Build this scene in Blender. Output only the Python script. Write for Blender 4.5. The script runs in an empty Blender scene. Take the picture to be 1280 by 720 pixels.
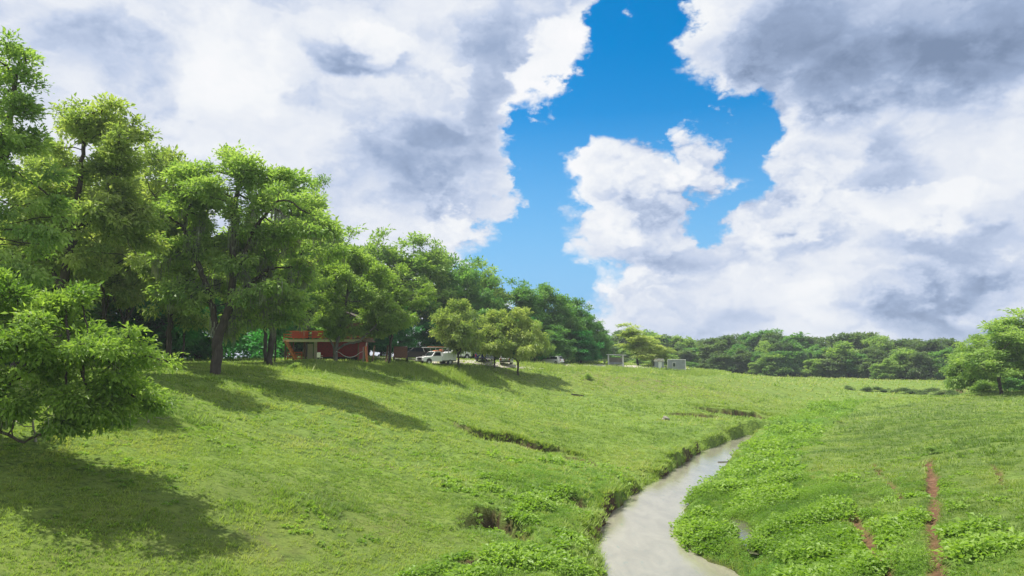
import bpy, bmesh, math, random
import numpy as np
from mathutils import Vector, Matrix
QUICK = ''
S = bpy.context.scene
C = S.collection
R = math.radians

# ------------------------------------------------------------------ camera model (photo 1280x720)
F = 900.0; PITCH = R(5.4); CAMZ = 10.0
def ray(px, py):
    u = (px - 640) / F; v = (360 - py) / F
    return np.array([u, math.cos(PITCH) - v * math.sin(PITCH), math.sin(PITCH) + v * math.cos(PITCH)])
def at_depth(px, py, d):
    r = ray(px, py); r = r * (d / r[1]); return r[0], r[1], r[2] + CAMZ
def at_z(px, py, z):
    r = ray(px, py); t = (z - CAMZ) / r[2]; return r[0] * t, r[1] * t

# ------------------------------------------------------------------ numpy noise
def vnoise(x, y, seed=0):
    xi = np.floor(x).astype(np.int64); yi = np.floor(y).astype(np.int64)
    fx = x - xi; fy = y - yi
    fx = fx * fx * (3 - 2 * fx); fy = fy * fy * (3 - 2 * fy)
    def h(a, b):
        n = (a * 374761393 + b * 668265263 + seed * 974711) & 0xffffffff
        n = ((n ^ (n >> 13)) * 1274126177) & 0xffffffff
        return ((n ^ (n >> 16)) & 0xffff) / 65535.0
    a = h(xi, yi); b = h(xi + 1, yi); c = h(xi, yi + 1); d = h(xi + 1, yi + 1)
    return (a * (1 - fx) + b * fx) * (1 - fy) + (c * (1 - fx) + d * fx) * fy
def fbm(x, y, oct=4, seed=0):
    s = np.zeros_like(x, dtype=float); a = .5; t = 0
    for i in range(oct):
        s += a * vnoise(x, y, seed + i * 17); t += a; a *= .5; x = x * 2.03 + 5.1; y = y * 2.03 + 3.7
    return s / t
def sstep(a, b, x):
    t = np.clip((x - a) / (b - a), 0, 1); return t * t * (3 - 2 * t)

# ------------------------------------------------------------------ terrain
_cp = []
def cp(px, py, d): _cp.append(at_depth(px, py, d))
def cz(x, y, z): _cp.append((x, y, z))
# left bank, near to far
cp(0, 720, 23); cp(160, 720, 24.5); cp(320, 720, 26.6); cp(480, 720, 28.5); cp(620, 720, 30)
cp(0, 600, 28.6); cp(0, 540, 32.5); cp(0, 500, 37); cp(120, 500, 40); cp(200, 470, 54); cp(272, 469, 58); cp(340, 466, 66)
cp(230, 560, 37); cp(250, 620, 31); cp(400, 640, 33); cp(400, 560, 45); cp(400, 500, 57); cp(540, 540, 56); cp(540, 620, 40)
cp(440, 455, 90); cp(400, 452, 96); cp(470, 453, 98); cp(360, 451, 100); cp(545, 456.5, 106); cp(590, 457, 110); cp(520, 463, 98)
cp(645, 495, 102); cp(690, 460, 128); cp(690, 490, 108); cp(770, 460.5, 150); cp(850, 463, 168); cp(900, 465.5, 178); cp(960, 474, 182)
cp(640, 457, 118); cp(730, 456, 160); cp(620, 555, 58); cp(720, 530, 76); cp(820, 510, 98); cp(900, 490, 125); cp(940, 505, 112)
cp(650, 640, 40); cp(700, 600, 50); cp(760, 570, 63)
# creek margins
for q in ((740, 690), (735, 650), (790, 612), (840, 580), (890, 555)):
    x, y = at_z(*q, 1.15); cz(x, y, 1.15)
for q in ((880, 690), (860, 630), (905, 590), (940, 550), (930, 720)):
    x, y = at_z(*q, .75); cz(x, y, .75)
x, y = at_z(985, 522, .9); cz(x, y, .9)
# valley floor beyond the bend, far plain, right bank
cp(1000, 500, 147); cp(1060, 505, 138); cp(1150, 497, 150); cp(1100, 489, 176); cp(1100, 480, 196); cp(980, 469, 268); cp(1180, 476, 212); cp(1080, 470, 262)
cp(1245, 492.5, 110); cp(1285, 495, 106); cp(1200, 493, 118); cp(1050, 522, 100); cp(1280, 600, 34); cp(1280, 720, 20); cp(1100, 720, 25.4); cp(1020, 720, 28.2)
cp(1100, 560, 60); cp(1280, 540, 51); cp(1200, 620, 33); cp(1000, 640, 38.5); cp(1000, 570, 58); cp(1180, 520, 80)
for p in ((-40, 60, 8.7), (-50, 40, 8.6), (-70, 80, 8.9), (-60, 110, 9.2), (-40, 130, 9), (-20, 140, 8.9), (0, 170, 8.6), (40, 230, 6), (70, 240, 3.6), (-60, 15, 8.4), (-30, 8, 6.5), (-70, -20, 8.5),
          (-35, -15, 6.5), (4, 5, .8), (2, -15, .8), (-12, 8, 2.6), (20, 5, 3.4), (40, 10, 5.4), (60, 40, 5.4), (80, 80, 4.6), (110, 110, 4.4), (60, -20, 5), (30, -20, 4),
          (-150, 60, 9), (-150, 200, 9), (0, 300, 6.5), (150, 300, 3), (200, 200, 3.4), (150, 130, 4), (200, 60, 5), (-100, 320, 8), (330, 330, 4), (-300, 100, 8), (-300, 330, 8), (300, 0, 5), (-150, -60, 8.5), (150, -60, 5)):
    cz(*p)
_cp = np.array(_cp); _SC = 50.0
def _k(r2): return .5 * r2 * np.log(r2 + 1e-9)
def _fit():
    X = _cp[:, :2] / _SC; n = len(X)
    K = _k(((X[:, None] - X[None]) ** 2).sum(-1)) + np.eye(n) * .004
    P = np.c_[np.ones(n), X]
    A = np.block([[K, P], [P.T, np.zeros((3, 3))]])
    return X, np.linalg.solve(A, np.r_[_cp[:, 2], np.zeros(3)])
_TX, _TW = _fit()
def tps(x, y):
    out = np.empty(len(x))
    for i in range(0, len(x), 20000):
        q = np.c_[x[i:i + 20000], y[i:i + 20000]] / _SC
        K = _k(((q[:, None] - _TX[None]) ** 2).sum(-1))
        out[i:i + 20000] = K @ _TW[:-3] + _TW[-3] + q @ _TW[-2:]
    d = np.maximum(np.abs(x) - 200, np.maximum(y - 330, -60 - y))
    w = sstep(0, 120, d)
    return np.clip(out, .3, 10.5) * (1 - w) + 4.5 * w

def seg_dist(x, y, line):
    """distance to a polyline, signed side (positive = right of travel) and position along 0..1"""
    best = np.full(len(x), 1e9); side = np.zeros(len(x)); tt = np.zeros(len(x)); n = len(line) - 1
    for i in range(n):
        ax, ay = line[i]; bx, by = line[i + 1]; dx, dy = bx - ax, by - ay; L = dx * dx + dy * dy
        t = np.clip(((x - ax) * dx + (y - ay) * dy) / L, 0, 1)
        ex = x - ax - t * dx; ey = y - ay - t * dy
        d = np.hypot(ex, ey); s = (x - ax) * dy - (y - ay) * dx
        m = d < best; best[m] = d[m]; side[m] = np.sign(s[m]); tt[m] = (i + t[m]) / n
    return best, side, tt
def in_poly(x, y, poly):
    ins = np.zeros(len(x), bool); n = len(poly)
    for i in range(n):
        ax, ay = poly[i]; bx, by = poly[(i + 1) % n]
        if ay == by: continue
        c = ((ay > y) != (by > y)) & (x < (bx - ax) * (y - ay) / (by - ay) + ax)
        ins ^= c
    return ins
def poly_sd(x, y, poly):
    d, _, _ = seg_dist(x, y, list(poly) + [poly[0]])
    return np.where(in_poly(x, y, poly), -d, d)

LEFT_E = [(768, 720), (757, 690), (754, 662), (766, 642), (792, 620), (826, 603), (846, 586), (876, 567), (910, 553), (934, 544)]
RIGHT_E = [(915, 720), (878, 703), (850, 690), (841, 665), (844, 640), (862, 612), (888, 597), (908, 578), (921, 562), (938, 549)]
CRL = [(-4.5, -40), (-1.5, 5), (1.8, 22)] + [at_z(*q, 0) for q in LEFT_E]
CRR = [(1, -40), (4.5, 5), (8.2, 22)] + [at_z(*q, 0) for q in RIGHT_E]
CREEK = CRL + [(38, 93), (41, 90)] + CRR[::-1]

def hit0(px, py):
    """where a photo pixel's line of sight meets the smooth terrain"""
    r = ray(px, py); d = np.linspace(14, 400, 4000)
    x = r[0] * d / r[1]; z = CAMZ + r[2] * d / r[1]
    h = tps(x, d); i = int(np.argmax(z < h)); return float(x[i]), float(d[i])
def world(line): return [hit0(*q) for q in line]

SCARPS = [  # pixel polyline, height, reach
    (world([(572, 524), (600, 536), (640, 541), (668, 550), (700, 554), (735, 567)]), 1.05, 1.7),
    (world([(578, 650), (592, 640), (615, 637), (640, 645), (662, 662)]), 1.6, 1.7),
    (world([(862, 508), (900, 511), (945, 515), (985, 524)]), 1.15, 2.4),
    (world([(830, 514), (870, 516), (905, 519)]), .6, 1.6),
    (world([(700, 612), (730, 622), (752, 642)]), .85, 1.2),
    (world([(700, 562), (735, 570), (790, 592)]), .5, 1.2),
    (world([(560, 690), (600, 700), (640, 716)]), .3, 1.0),
]
RUTS = [(world([(1062, 628), (1078, 660), (1098, 695), (1122, 724)]), .18),
        (world([(1160, 572), (1168, 615), (1164, 655), (1173, 700), (1166, 724)]), .18),
        (world([(1242, 578), (1256, 602)]), .1), (world([(1092, 582), (1125, 612), (1130, 650)]), .05),
        (world([(1010, 585), (1060, 582)]), .08), (world([(739, 664), (744, 650), (756, 638)]), .3), (world([(846, 686), (862, 700), (884, 712)]), .22), (world([(640, 655), (655, 668)]), .22)]
PUD = world([(920, 647), (931, 649), (936, 661), (940, 676), (934, 676), (924, 660)])
PUDC = np.mean(PUD, axis=0)
WEED_R = world([(870, 724), (846, 690), (846, 640), (870, 612), (940, 549), (965, 528), (1010, 508), (1085, 500), (1060, 515), (1015, 545), (985, 580), (1030, 600), (1075, 640), (1110, 680), (1150, 724)])
WEED_R2 = world([(1150, 724), (1090, 640), (1120, 600), (1200, 640), (1290, 690), (1290, 724)])
WEED_L = world([(540, 724), (590, 690), (620, 655), (600, 600), (650, 580), (720, 575), (800, 592), (826, 596), (790, 616), (745, 650), (742, 690), (752, 724)])
def terrain(x, y, full=False):
    z = tps(x, y); base = z.copy()
    near = sstep(200, 120, np.hypot(x, y - 50))
    z += near * ((fbm(x / 6, y / 6, 3, 3) - .5) * .85 + (fbm(x / 17, y / 17, 2, 5) - .5) * .9 + (fbm(x / 1.1, y / 1.1, 3, 9) - .5) * .22)
    dirt = np.zeros(len(x)); cut = np.zeros(len(x))
    wob = (fbm(x / 1.3, y / 1.3, 3, 21) - .5)
    for line, h, reach in SCARPS:
        x0, y0 = np.min(line, 0) - 6; x1, y1 = np.max(line, 0) + 6
        m = (x > x0) & (x < x1) & (y > y0) & (y < y1)
        if not m.any(): continue
        d, s, t = seg_dist(x[m], y[m], line); sd = d * s + wob[m] * 1.5
        end = np.sin(np.clip(t, .02, .98) * math.pi) ** .5 * sstep(3, .6, np.where((t < .02) | (t > .98), d, 0))
        lo = sstep(-.06, .3, sd) * np.exp(-np.clip(sd, 0, 9) / reach)
        lip = np.exp(-((sd + .35) / .5) ** 2) * .18
        z[m] += end * h * (lip - lo)
        cut[m] = np.maximum(cut[m], end * sstep(-.1, .05, sd) * sstep(.9, .3, sd))
    for line, w in RUTS:
        d, s, t = seg_dist(x, y, line); rag = fbm(x / .7, y / .7, 3, 71); k = sstep(w * 2.4, w * .5, d + (rag - .5) * .55) * sstep(.1, .35, fbm(x / 1.9, y / 1.9, 2, 73) + .1)
        z -= k * .26; dirt = np.maximum(dirt, k * .95)
    pd = poly_sd(x, y, PUD) + wob * .25
    z = np.where(pd < 2, z * sstep(-.1, 1.6, pd) + (PUDZ - .1) * (1 - sstep(-.1, 1.6, pd)), z) if PUDZ is not None else z
    m = (np.abs(x - 15) < 40) & (y < 130) & (y > -45)
    sd = np.full(len(x), 9.0); sd[m] = poly_sd(x[m], y[m], CREEK)
    # left (outer) bank is cut steep, right bank shelves
    sdl, side, _ = seg_dist(x, y, CRL)
    sdr, _, _ = seg_dist(x, y, CRR)
    left = sdl < sdr
    slump = fbm(x / 1.7 + 9, y / 1.7, 3, 61); blk = fbm(x / 3.6, y / 3.6, 2, 63)
    sdw = sd + wob * .8 * sstep(0, .3, np.abs(sd) + .15)
    wid = np.where(left, .45 + 2.0 * sstep(.42, .62, blk), 1.3 + .8 * blk)
    z = z + np.where(left & (sd > 0) & (sd < 3.5), (slump - .5) * 1.1 * sstep(3.5, 1, sd) * sstep(0, .5, sd), 0)
    bank = sstep(-.25, 1, sdw / wid)
    z = np.where(sd < 3, -.55 + (z + .55) * bank, z)
    patch = fbm(x / 2.2, y / 2.2, 2, 44)
    cut = np.maximum(cut, np.where(left, sstep(.85, .3, sdw) * sstep(.47, .6, patch) * sstep(.62, .45, blk), sstep(.95, .3, sdw) * sstep(.5, .6, patch + .12 * (y < 42))) * (sd < 2))
    cut = cut * sstep(88, 84, np.where(sd < 3, y, 0))
    cut = np.maximum(cut, (sd < .05) * 1.0)
    cut = np.maximum(cut, sstep(1.1, .1, pd) * .7)
    if not full: return z
    weed = np.maximum(sstep(1.5, -1.5, poly_sd(x, y, WEED_R) + wob * 5), .62 * sstep(2.5, -3.5, poly_sd(x, y, WEED_L) + wob * 10))
    weed = np.maximum(weed, .05 * (y > 14) * (y < 90) * sstep(.4, .6, fbm(x / 4, y / 4, 3, 83)))
    weed = np.maximum(weed, .45 * sstep(2, -2, poly_sd(x, y, WEED_R2) + wob * 7))
    return z, dirt, cut, weed, sd, pd
PUDZ = None
PUDZ = float(terrain(np.array([PUDC[0]]), np.array([PUDC[1]]))[0]) - .06
def H(x, y): return float(terrain(np.array([float(x)]), np.array([float(y)]))[0])
def hit(px, py):
    r = ray(px, py); d = np.linspace(14, 400, 6000)
    x = r[0] * d / r[1]; z = CAMZ + r[2] * d / r[1]
    h = terrain(x, d); i = int(np.argmax(z < h)); return Vector((x[i], d[i], h[i]))
def on(px, d):
    x = (px - 640) / F * d / math.cos(PITCH) * 1.0
    return Vector((x, d, H(x, d)))

# ------------------------------------------------------------------ helpers
def nmesh(name, v, tris=None, quads=None, attrs=None, smooth=False):
    me = bpy.data.meshes.new(name)
    v = np.asarray(v, dtype=np.float32)
    fs = []; tot = []
    if tris is not None and len(tris): fs.append(np.asarray(tris, np.int32).ravel()); tot.append(np.full(len(tris), 3, np.int32))
    if quads is not None and len(quads): fs.append(np.asarray(quads, np.int32).ravel()); tot.append(np.full(len(quads), 4, np.int32))
    li = np.concatenate(fs); lt = np.concatenate(tot)
    me.vertices.add(len(v)); me.vertices.foreach_set('co', v.ravel())
    me.loops.add(len(li)); me.loops.foreach_set('vertex_index', li)
    me.polygons.add(len(lt)); me.polygons.foreach_set('loop_start', np.concatenate([[0], np.cumsum(lt)[:-1]]).astype(np.int32))
    me.polygons.foreach_set('use_smooth', np.full(len(lt), smooth))
    for k, a in (attrs or {}).items():
        at = me.attributes.new(k, 'FLOAT', 'POINT'); at.data.foreach_set('value', np.asarray(a, np.float32))
    me.update(calc_edges=True)
    return me
def obj(name, me, mat=None, parent=None):
    if isinstance(me, bmesh.types.BMesh):
        b = me; me = bpy.data.meshes.new(name)
        bmesh.ops.recalc_face_normals(b, faces=b.faces); b.to_mesh(me); b.free()
    o = bpy.data.objects.new(name, me); C.objects.link(o)
    if mat and not len(me.materials): me.materials.append(mat)
    if parent: o.parent = parent
    return o
def tag(o, label=None, cat=None, group=None, kind=None):
    if label: o['label'] = label
    if cat: o['category'] = cat
    if group: o['group'] = group
    if kind: o['kind'] = kind
    return o
def empty(name, loc, rz=0, scale=(1, 1, 1)):
    o = bpy.data.objects.new(name, None); C.objects.link(o); o.empty_display_size = .3
    o.location = loc; o.rotation_euler = (0, 0, rz); o.scale = scale
    return o
def box(bm, c, s, rot=None, bev=0):
    r = bmesh.ops.create_cube(bm, size=1)
    vs = r['verts']
    bmesh.ops.scale(bm, vec=s, verts=vs)
    if bev:
        es = list({e for v in vs for e in v.link_edges})
        q = bmesh.ops.bevel(bm, geom=es, offset=bev, segments=2, affect='EDGES', profile=.5)
        vs = list({v for f in q['faces'] for v in f.verts} | {v for v in vs if v.is_valid})
    if rot: bmesh.ops.rotate(bm, cent=(0, 0, 0), matrix=rot, verts=vs)
    bmesh.ops.translate(bm, vec=c, verts=vs)
    return vs
def bar(bm, a, b, r, r2=None, n=8):
    a, b = Vector(a), Vector(b); d = b - a
    m = Matrix.Translation((a + b) / 2) @ d.to_track_quat('Z', 'Y').to_matrix().to_4x4()
    return bmesh.ops.create_cone(bm, cap_ends=True, segments=n, radius1=r, radius2=r if r2 is None else r2, depth=d.length, matrix=m)['verts']
def beam(bm, a, b, w, h):
    a, b = Vector(a), Vector(b); d = b - a
    vs = bmesh.ops.create_cube(bm, size=1)['verts']
    bmesh.ops.scale(bm, vec=(w, h, d.length), verts=vs)
    bmesh.ops.transform(bm, matrix=Matrix.Translation((a + b) / 2) @ d.to_track_quat('Z', 'Y').to_matrix().to_4x4(), verts=vs)
def prism(bm, prof, y0, y1, taper=None, bev=0):
    """side profile (x,z) extruded across y; taper(z) narrows it"""
    t = taper or (lambda z: 1)
    a = [bm.verts.new((x, y0 * t(z), z)) for x, z in prof]; b = [bm.verts.new((x, y1 * t(z), z)) for x, z in prof]
    n = len(prof); fs = [bm.faces.new(a), bm.faces.new(b[::-1])]
    for i in range(n): fs.append(bm.faces.new((a[i], b[i], b[(i + 1) % n], a[(i + 1) % n])))
    bmesh.ops.recalc_face_normals(bm, faces=fs)
    if bev:
        bmesh.ops.bevel(bm, geom=list({e for f in fs for e in f.edges}), offset=bev, segments=2, affect='EDGES', profile=.6)
def quad(bm, *p): bm.faces.new([bm.verts.new(q) for q in p])
def B(): return bmesh.new()

# ------------------------------------------------------------------ materials
def mat(name):
    m = bpy.data.materials.new(name); m.use_nodes = True
    return m, m.node_tree, m.node_tree.nodes['Principled BSDF']
def nd(nt, t, **kw):
    n = nt.nodes.new(t)
    for k, v in kw.items():
        if hasattr(n, k): setattr(n, k, v)
        else: n.inputs[k].default_value = v
    return n
def mixc(nt, fac, a, b, bt='MIX'):
    n = nt.nodes.new('ShaderNodeMix'); n.data_type = 'RGBA'; n.blend_type = bt
    for s, v in ((n.inputs[0], fac), (n.inputs[6], a), (n.inputs[7], b)):
        if isinstance(v, bpy.types.NodeSocket): nt.links.new(v, s)
        elif isinstance(v, (int, float)): s.default_value = v
        else: s.default_value = (*v, 1)
    return n.outputs[2]
def ramp(nt, fac, stops):
    n = nt.nodes.new('ShaderNodeValToRGB'); nt.links.new(fac, n.inputs[0])
    e = n.color_ramp.elements
    while len(e) < len(stops): e.new(.5)
    for i, (p, c) in enumerate(stops):
        e[i].position = p; e[i].color = (*c, 1) if not isinstance(c, (int, float)) else (c, c, c, 1)
    return n.outputs[0]
def mth(nt, op, a, b=0.0, c=0.0, clamp=False):
    n = nt.nodes.new('ShaderNodeMath'); n.operation = op; n.use_clamp = clamp
    for i, v in enumerate((a, b, c)):
        if isinstance(v, bpy.types.NodeSocket): nt.links.new(v, n.inputs[i])
        else: n.inputs[i].default_value = v
    return n.outputs[0]
def pos(nt): return nt.nodes.new('ShaderNodeNewGeometry').outputs['Position']
def noise(nt, vec, scale, detail=4, rough=.55, dist=0, out='Fac'):
    n = nt.nodes.new('ShaderNodeTexNoise'); n.inputs['Scale'].default_value = scale; n.inputs['Detail'].default_value = detail
    n.inputs['Roughness'].default_value = rough; n.inputs['Distortion'].default_value = dist
    if vec: nt.links.new(vec, n.inputs['Vector'])
    return n.outputs[out]
def attr(nt, name):
    n = nt.nodes.new('ShaderNodeAttribute'); n.attribute_name = name; return n.outputs['Fac']
def bump(nt, bs, h, strength=.3, dist=.05):
    b = nt.nodes.new('ShaderNodeBump'); b.inputs['Strength'].default_value = strength; b.inputs['Distance'].default_value = dist
    nt.links.new(h, b.inputs['Height']); nt.links.new(b.outputs[0], bs.inputs['Normal'])
def objco(nt): return nt.nodes.new('ShaderNodeTexCoord').outputs['Object']

def simple(name, col, rough=.6, metal=0, var=.15, scale=3, coat=0, wear=None):
    m, nt, bs = mat(name)
    n = noise(nt, objco(nt), scale, 5, .6)
    c = mixc(nt, n, tuple(k * (1 - var) for k in col), tuple(min(1, k * (1 + var)) for k in col))
    if wear:
        w = noise(nt, objco(nt), scale * 2.3, 6, .65)
        c = mixc(nt, ramp(nt, w, [(.52, 0), (.62, 1)]), c, wear)
    nt.links.new(c, bs.inputs['Base Color']); bs.inputs['Roughness'].default_value = rough; bs.inputs['Metallic'].default_value = metal
    bs.inputs['Coat Weight'].default_value = coat
    return m

def leaf_mat(name, cols, trans=.35, rough=.5):
    m, nt, bs = mat(name)
    v = attr(nt, 'var')
    oi = nt.nodes.new('ShaderNodeObjectInfo')
    k = mth(nt, 'ADD', mth(nt, 'MULTIPLY', v, .75), mth(nt, 'MULTIPLY', oi.outputs['Random'], .25))
    c = ramp(nt, k, [(i / (len(cols) - 1), q) for i, q in enumerate(cols)])
    nt.links.new(c, bs.inputs['Base Color']); bs.inputs['Roughness'].default_value = rough
    bs.inputs['Specular IOR Level'].default_value = .5
    tr = nt.nodes.new('ShaderNodeBsdfTranslucent')
    tc = mixc(nt, 1, c, (1.3, 1.4, .6), 'MULTIPLY'); nt.links.new(tc, tr.inputs['Color'])
    mx = nt.nodes.new('ShaderNodeMixShader'); mx.inputs[0].default_value = min(.5, trans + .06)
    nt.links.new(bs.outputs[0], mx.inputs[1]); nt.links.new(tr.outputs[0], mx.inputs[2])
    nt.links.new(mx.outputs[0], nt.nodes['Material Output'].inputs[0])
    return m
M = {}
M['leaf_olive'] = leaf_mat('pecan leaves', [(0.138, 0.215, 0.064), (0.258, 0.347, 0.100), (0.396, 0.462, 0.157), (0.535, 0.570, 0.257)], .45)
M['leaf_mid'] = leaf_mat('elm leaves', [(0.106, 0.210, 0.062), (0.201, 0.323, 0.087), (0.316, 0.437, 0.125), (0.436, 0.532, 0.194)], .45)
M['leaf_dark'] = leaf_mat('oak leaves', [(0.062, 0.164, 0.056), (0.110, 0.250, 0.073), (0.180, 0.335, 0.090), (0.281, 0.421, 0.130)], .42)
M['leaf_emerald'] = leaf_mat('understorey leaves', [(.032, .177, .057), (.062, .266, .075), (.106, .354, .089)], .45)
M['leaf_far'] = leaf_mat('distant leaves', [(0.063, 0.127, 0.055), (0.109, 0.184, 0.068), (0.167, 0.236, 0.090), (0.230, 0.276, 0.138)], .42)
M['leaf_bright'] = leaf_mat('hackberry leaves', [(0.109, 0.207, 0.040), (0.202, 0.316, 0.063), (0.295, 0.414, 0.095), (0.393, 0.506, 0.159)], .48)
M['moss'] = leaf_mat('hanging moss', [(.16, .18, .13), (.24, .26, .2), (.32, .34, .27)], .2, .9)
M['grass'] = leaf_mat('grass blades', [(.062, .118, .027), (.140, .230, .047), (.230, .330, .067), (.314, .403, .101), (.358, .370, .146)], .38, .6)
M['weed'] = leaf_mat('weed leaves', [(.090, .190, .025), (.165, .290, .035), (.240, .380, .055), (.330, .460, .100)], .42, .5)

def bark(name, a, b):
    m, nt, bs = mat(name)
    mp = nt.nodes.new('ShaderNodeMapping'); mp.inputs['Scale'].default_value = (1, 1, .25); nt.links.new(objco(nt), mp.inputs[0])
    n = noise(nt, mp.outputs[0], 6, 7, .65)
    nt.links.new(ramp(nt, n, [(.3, a), (.7, b)]), bs.inputs['Base Color']); bs.inputs['Roughness'].default_value = .9
    bump(nt, bs, n, .7, .06); return m
M['bark'] = bark('dark bark', (.022, .017, .013), (.085, .07, .055))
M['bark_grey'] = bark('grey bark', (.06, .055, .045), (.2, .185, .16))
M['deadwood'] = bark('bleached deadwood', (.12, .11, .09), (.38, .35, .3))

# ground
def ground_mat():
    m, nt, bs = mat('grassy ground')
    P = pos(nt)
    n1 = noise(nt, P, .09, 5, .6); n2 = noise(nt, P, .6, 6, .62, .4); n3 = noise(nt, P, 5, 6, .7)
    mp = nt.nodes.new('ShaderNodeMapping'); mp.inputs['Scale'].default_value = (1, 2.2, 2.5); mp.inputs['Rotation'].default_value = (0, 0, .5); nt.links.new(P, mp.inputs[0])
    n4 = noise(nt, mp.outputs[0], 2.4, 7, .72)
    g = ramp(nt, n2, [(.28, (.10, .165, .03)), (.5, (.155, .24, .042)), (.72, (.21, .30, .06))])
    g = mixc(nt, ramp(nt, n1, [(.42, 0), (.68, .55)]), g, (.19, .245, .035))
    g = mixc(nt, ramp(nt, n4, [(.38, .85), (.5, 0)]), g, (.05, .085, .016))
    g = mixc(nt, ramp(nt, n3, [(.6, 0), (.78, .55)]), g, (.22, .27, .06))
    dr = mth(nt, 'MULTIPLY', attr(nt, 'dry'), ramp(nt, noise(nt, P, .8, 6, .7), [(.38, .05), (.62, 1)]))
    g = mixc(nt, dr, g, (.17, .145, .06))
    bare = ramp(nt, noise(nt, P, .33, 7, .68, .3), [(.62, 0), (.7, .75)])
    g = mixc(nt, bare, g, (.15, .135, .06))
    drk = ramp(nt, noise(nt, P, 1.1, 6, .7, .5), [(.34, .6), (.46, 0)])
    g = mixc(nt, drk, g, (.05, .1, .022))
    g = mixc(nt, attr(nt, 'dull'), g, ramp(nt, n2, [(.3, (.07, .115, .026)), (.7, (.14, .185, .045))]))
    g = mixc(nt, mth(nt, 'MULTIPLY', attr(nt, 'weed'), .8), g, ramp(nt, n3, [(.3, (.05, .13, .018)), (.7, (.13, .28, .03))]))
    soil = ramp(nt, noise(nt, P, 3.5, 6, .65), [(.3, (.07, .038, .022)), (.55, (.17, .085, .05)), (.75, (.26, .16, .1))])
    g = mixc(nt, attr(nt, 'cut'), g, ramp(nt, noise(nt, P, 2.2, 6, .7), [(.3, (.03, .022, .013)), (.58, (.075, .045, .026)), (.8, (.2, .1, .06))]))
    g = mixc(nt, attr(nt, 'dirt'), g, soil)
    nt.links.new(g, bs.inputs['Base Color']); bs.inputs['Roughness'].default_value = .9; bs.inputs['Specular IOR Level'].default_value = .15
    hgt = mth(nt, 'ADD', mth(nt, 'MULTIPLY', n4, .7), mth(nt, 'MULTIPLY', n3, .35))
    bump(nt, bs, hgt, .9, .22)
    return m
M['ground'] = ground_mat()
def water_mat(name, col, col2):
    m, nt, bs = mat(name); P = pos(nt)
    mp = nt.nodes.new('ShaderNodeMapping'); mp.inputs['Scale'].default_value = (1.3, .5, 1); mp.inputs['Rotation'].default_value = (0, 0, -.3); nt.links.new(P, mp.inputs[0])
    c = mixc(nt, ramp(nt, noise(nt, mp.outputs[0], .55, 6, .6, .6), [(.4, 0), (.62, 1)]), col, col2)
    c = mixc(nt, ramp(nt, noise(nt, mp.outputs[0], 1.6, 6, .7, 1), [(.6, 0), (.7, .5)]), c, (.12, .2, .16))
    nt.links.new(c, bs.inputs['Base Color']); bs.inputs['Roughness'].default_value = .07; bs.inputs['IOR'].default_value = 1.45
    bump(nt, bs, mth(nt, 'ADD', noise(nt, mp.outputs[0], 7, 4, .6, .5), noise(nt, mp.outputs[0], 1.6, 3, .5)), .16, .06)
    return m
M['water'] = water_mat('silty creek water', (.225, .215, .163), (.275, .262, .2))
M['puddle'] = water_mat('puddle water', (.1, .09, .07), (.14, .13, .1))
M['gravel'] = simple('pale gravel', (.42, .39, .33), .95, var=.3, scale=6)

# ------------------------------------------------------------------ ground mesh
def axis(lo, hi, fine0, fine1, step, grow=1.09, cap=120):
    mid = list(np.arange(fine0, fine1 + step / 2, step)); a = []; s = step; p = fine0
    while p > lo: s = min(s * grow, cap); p -= s; a.append(p)
    b = []; s = step; p = mid[-1]
    while p < hi: s = min(s * grow, cap); p += s; b.append(p)
    return np.array(a[::-1] + mid + b)
st = .5 if QUICK else .23
gx = axis(-1200, 1200, -32, 44, st); gy = axis(-300, 1500, 16, 112, st)
X, Y = np.meshgrid(gx, gy); gxx, gyy = X.ravel(), Y.ravel()
gz, g_dirt, g_cut, g_weed, g_sd, g_pd = terrain(gxx, gyy, True)
nx, ny = len(gx), len(gy)
ii = (np.arange(ny - 1)[:, None] * nx + np.arange(nx - 1)[None]).ravel()
quads = np.c_[ii, ii + 1, ii + nx + 1, ii + nx]
DRYP = [hit0(*q) for q in ((790, 478), (840, 482), (900, 484), (430, 560), (480, 650), (330, 690), (150, 690))]
def dryness(x, y):
    d = np.zeros(len(x))
    for i, (a, b) in enumerate(DRYP):
        r = 12 if i < 3 else 3.5
        d = np.maximum(d, (.8 if i < 3 else .4) * np.exp(-(((x - a) ** 2 + (y - b) ** 2) / r ** 2)))
    return d
DULL = world([(1060, 519), (1150, 502), (1290, 494), (1290, 724), (1120, 724), (1090, 650), (1040, 605), (1000, 575), (1030, 545)]); DULL_L = world([(180, 620), (330, 590), (470, 650), (450, 724), (200, 724)])
def dullness(x, y):
    w = (fbm(x / 3, y / 3, 3, 66) - .5) * 9
    return np.maximum(.8 * sstep(4, -4, poly_sd(x, y, DULL) + w), .5 * sstep(3, -4, poly_sd(x, y, DULL_L) + w)) * (y > 12)
gm = nmesh('ground', np.c_[gxx, gyy, gz], quads=quads, attrs=dict(dirt=g_dirt, cut=g_cut, weed=g_weed, dry=dryness(gxx, gyy), dull=dullness(gxx, gyy)), smooth=True)
ground = tag(obj('ground', gm, M['ground']), 'grassy creek banks and plain with red soil showing in places', 'ground', kind='structure')

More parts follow.
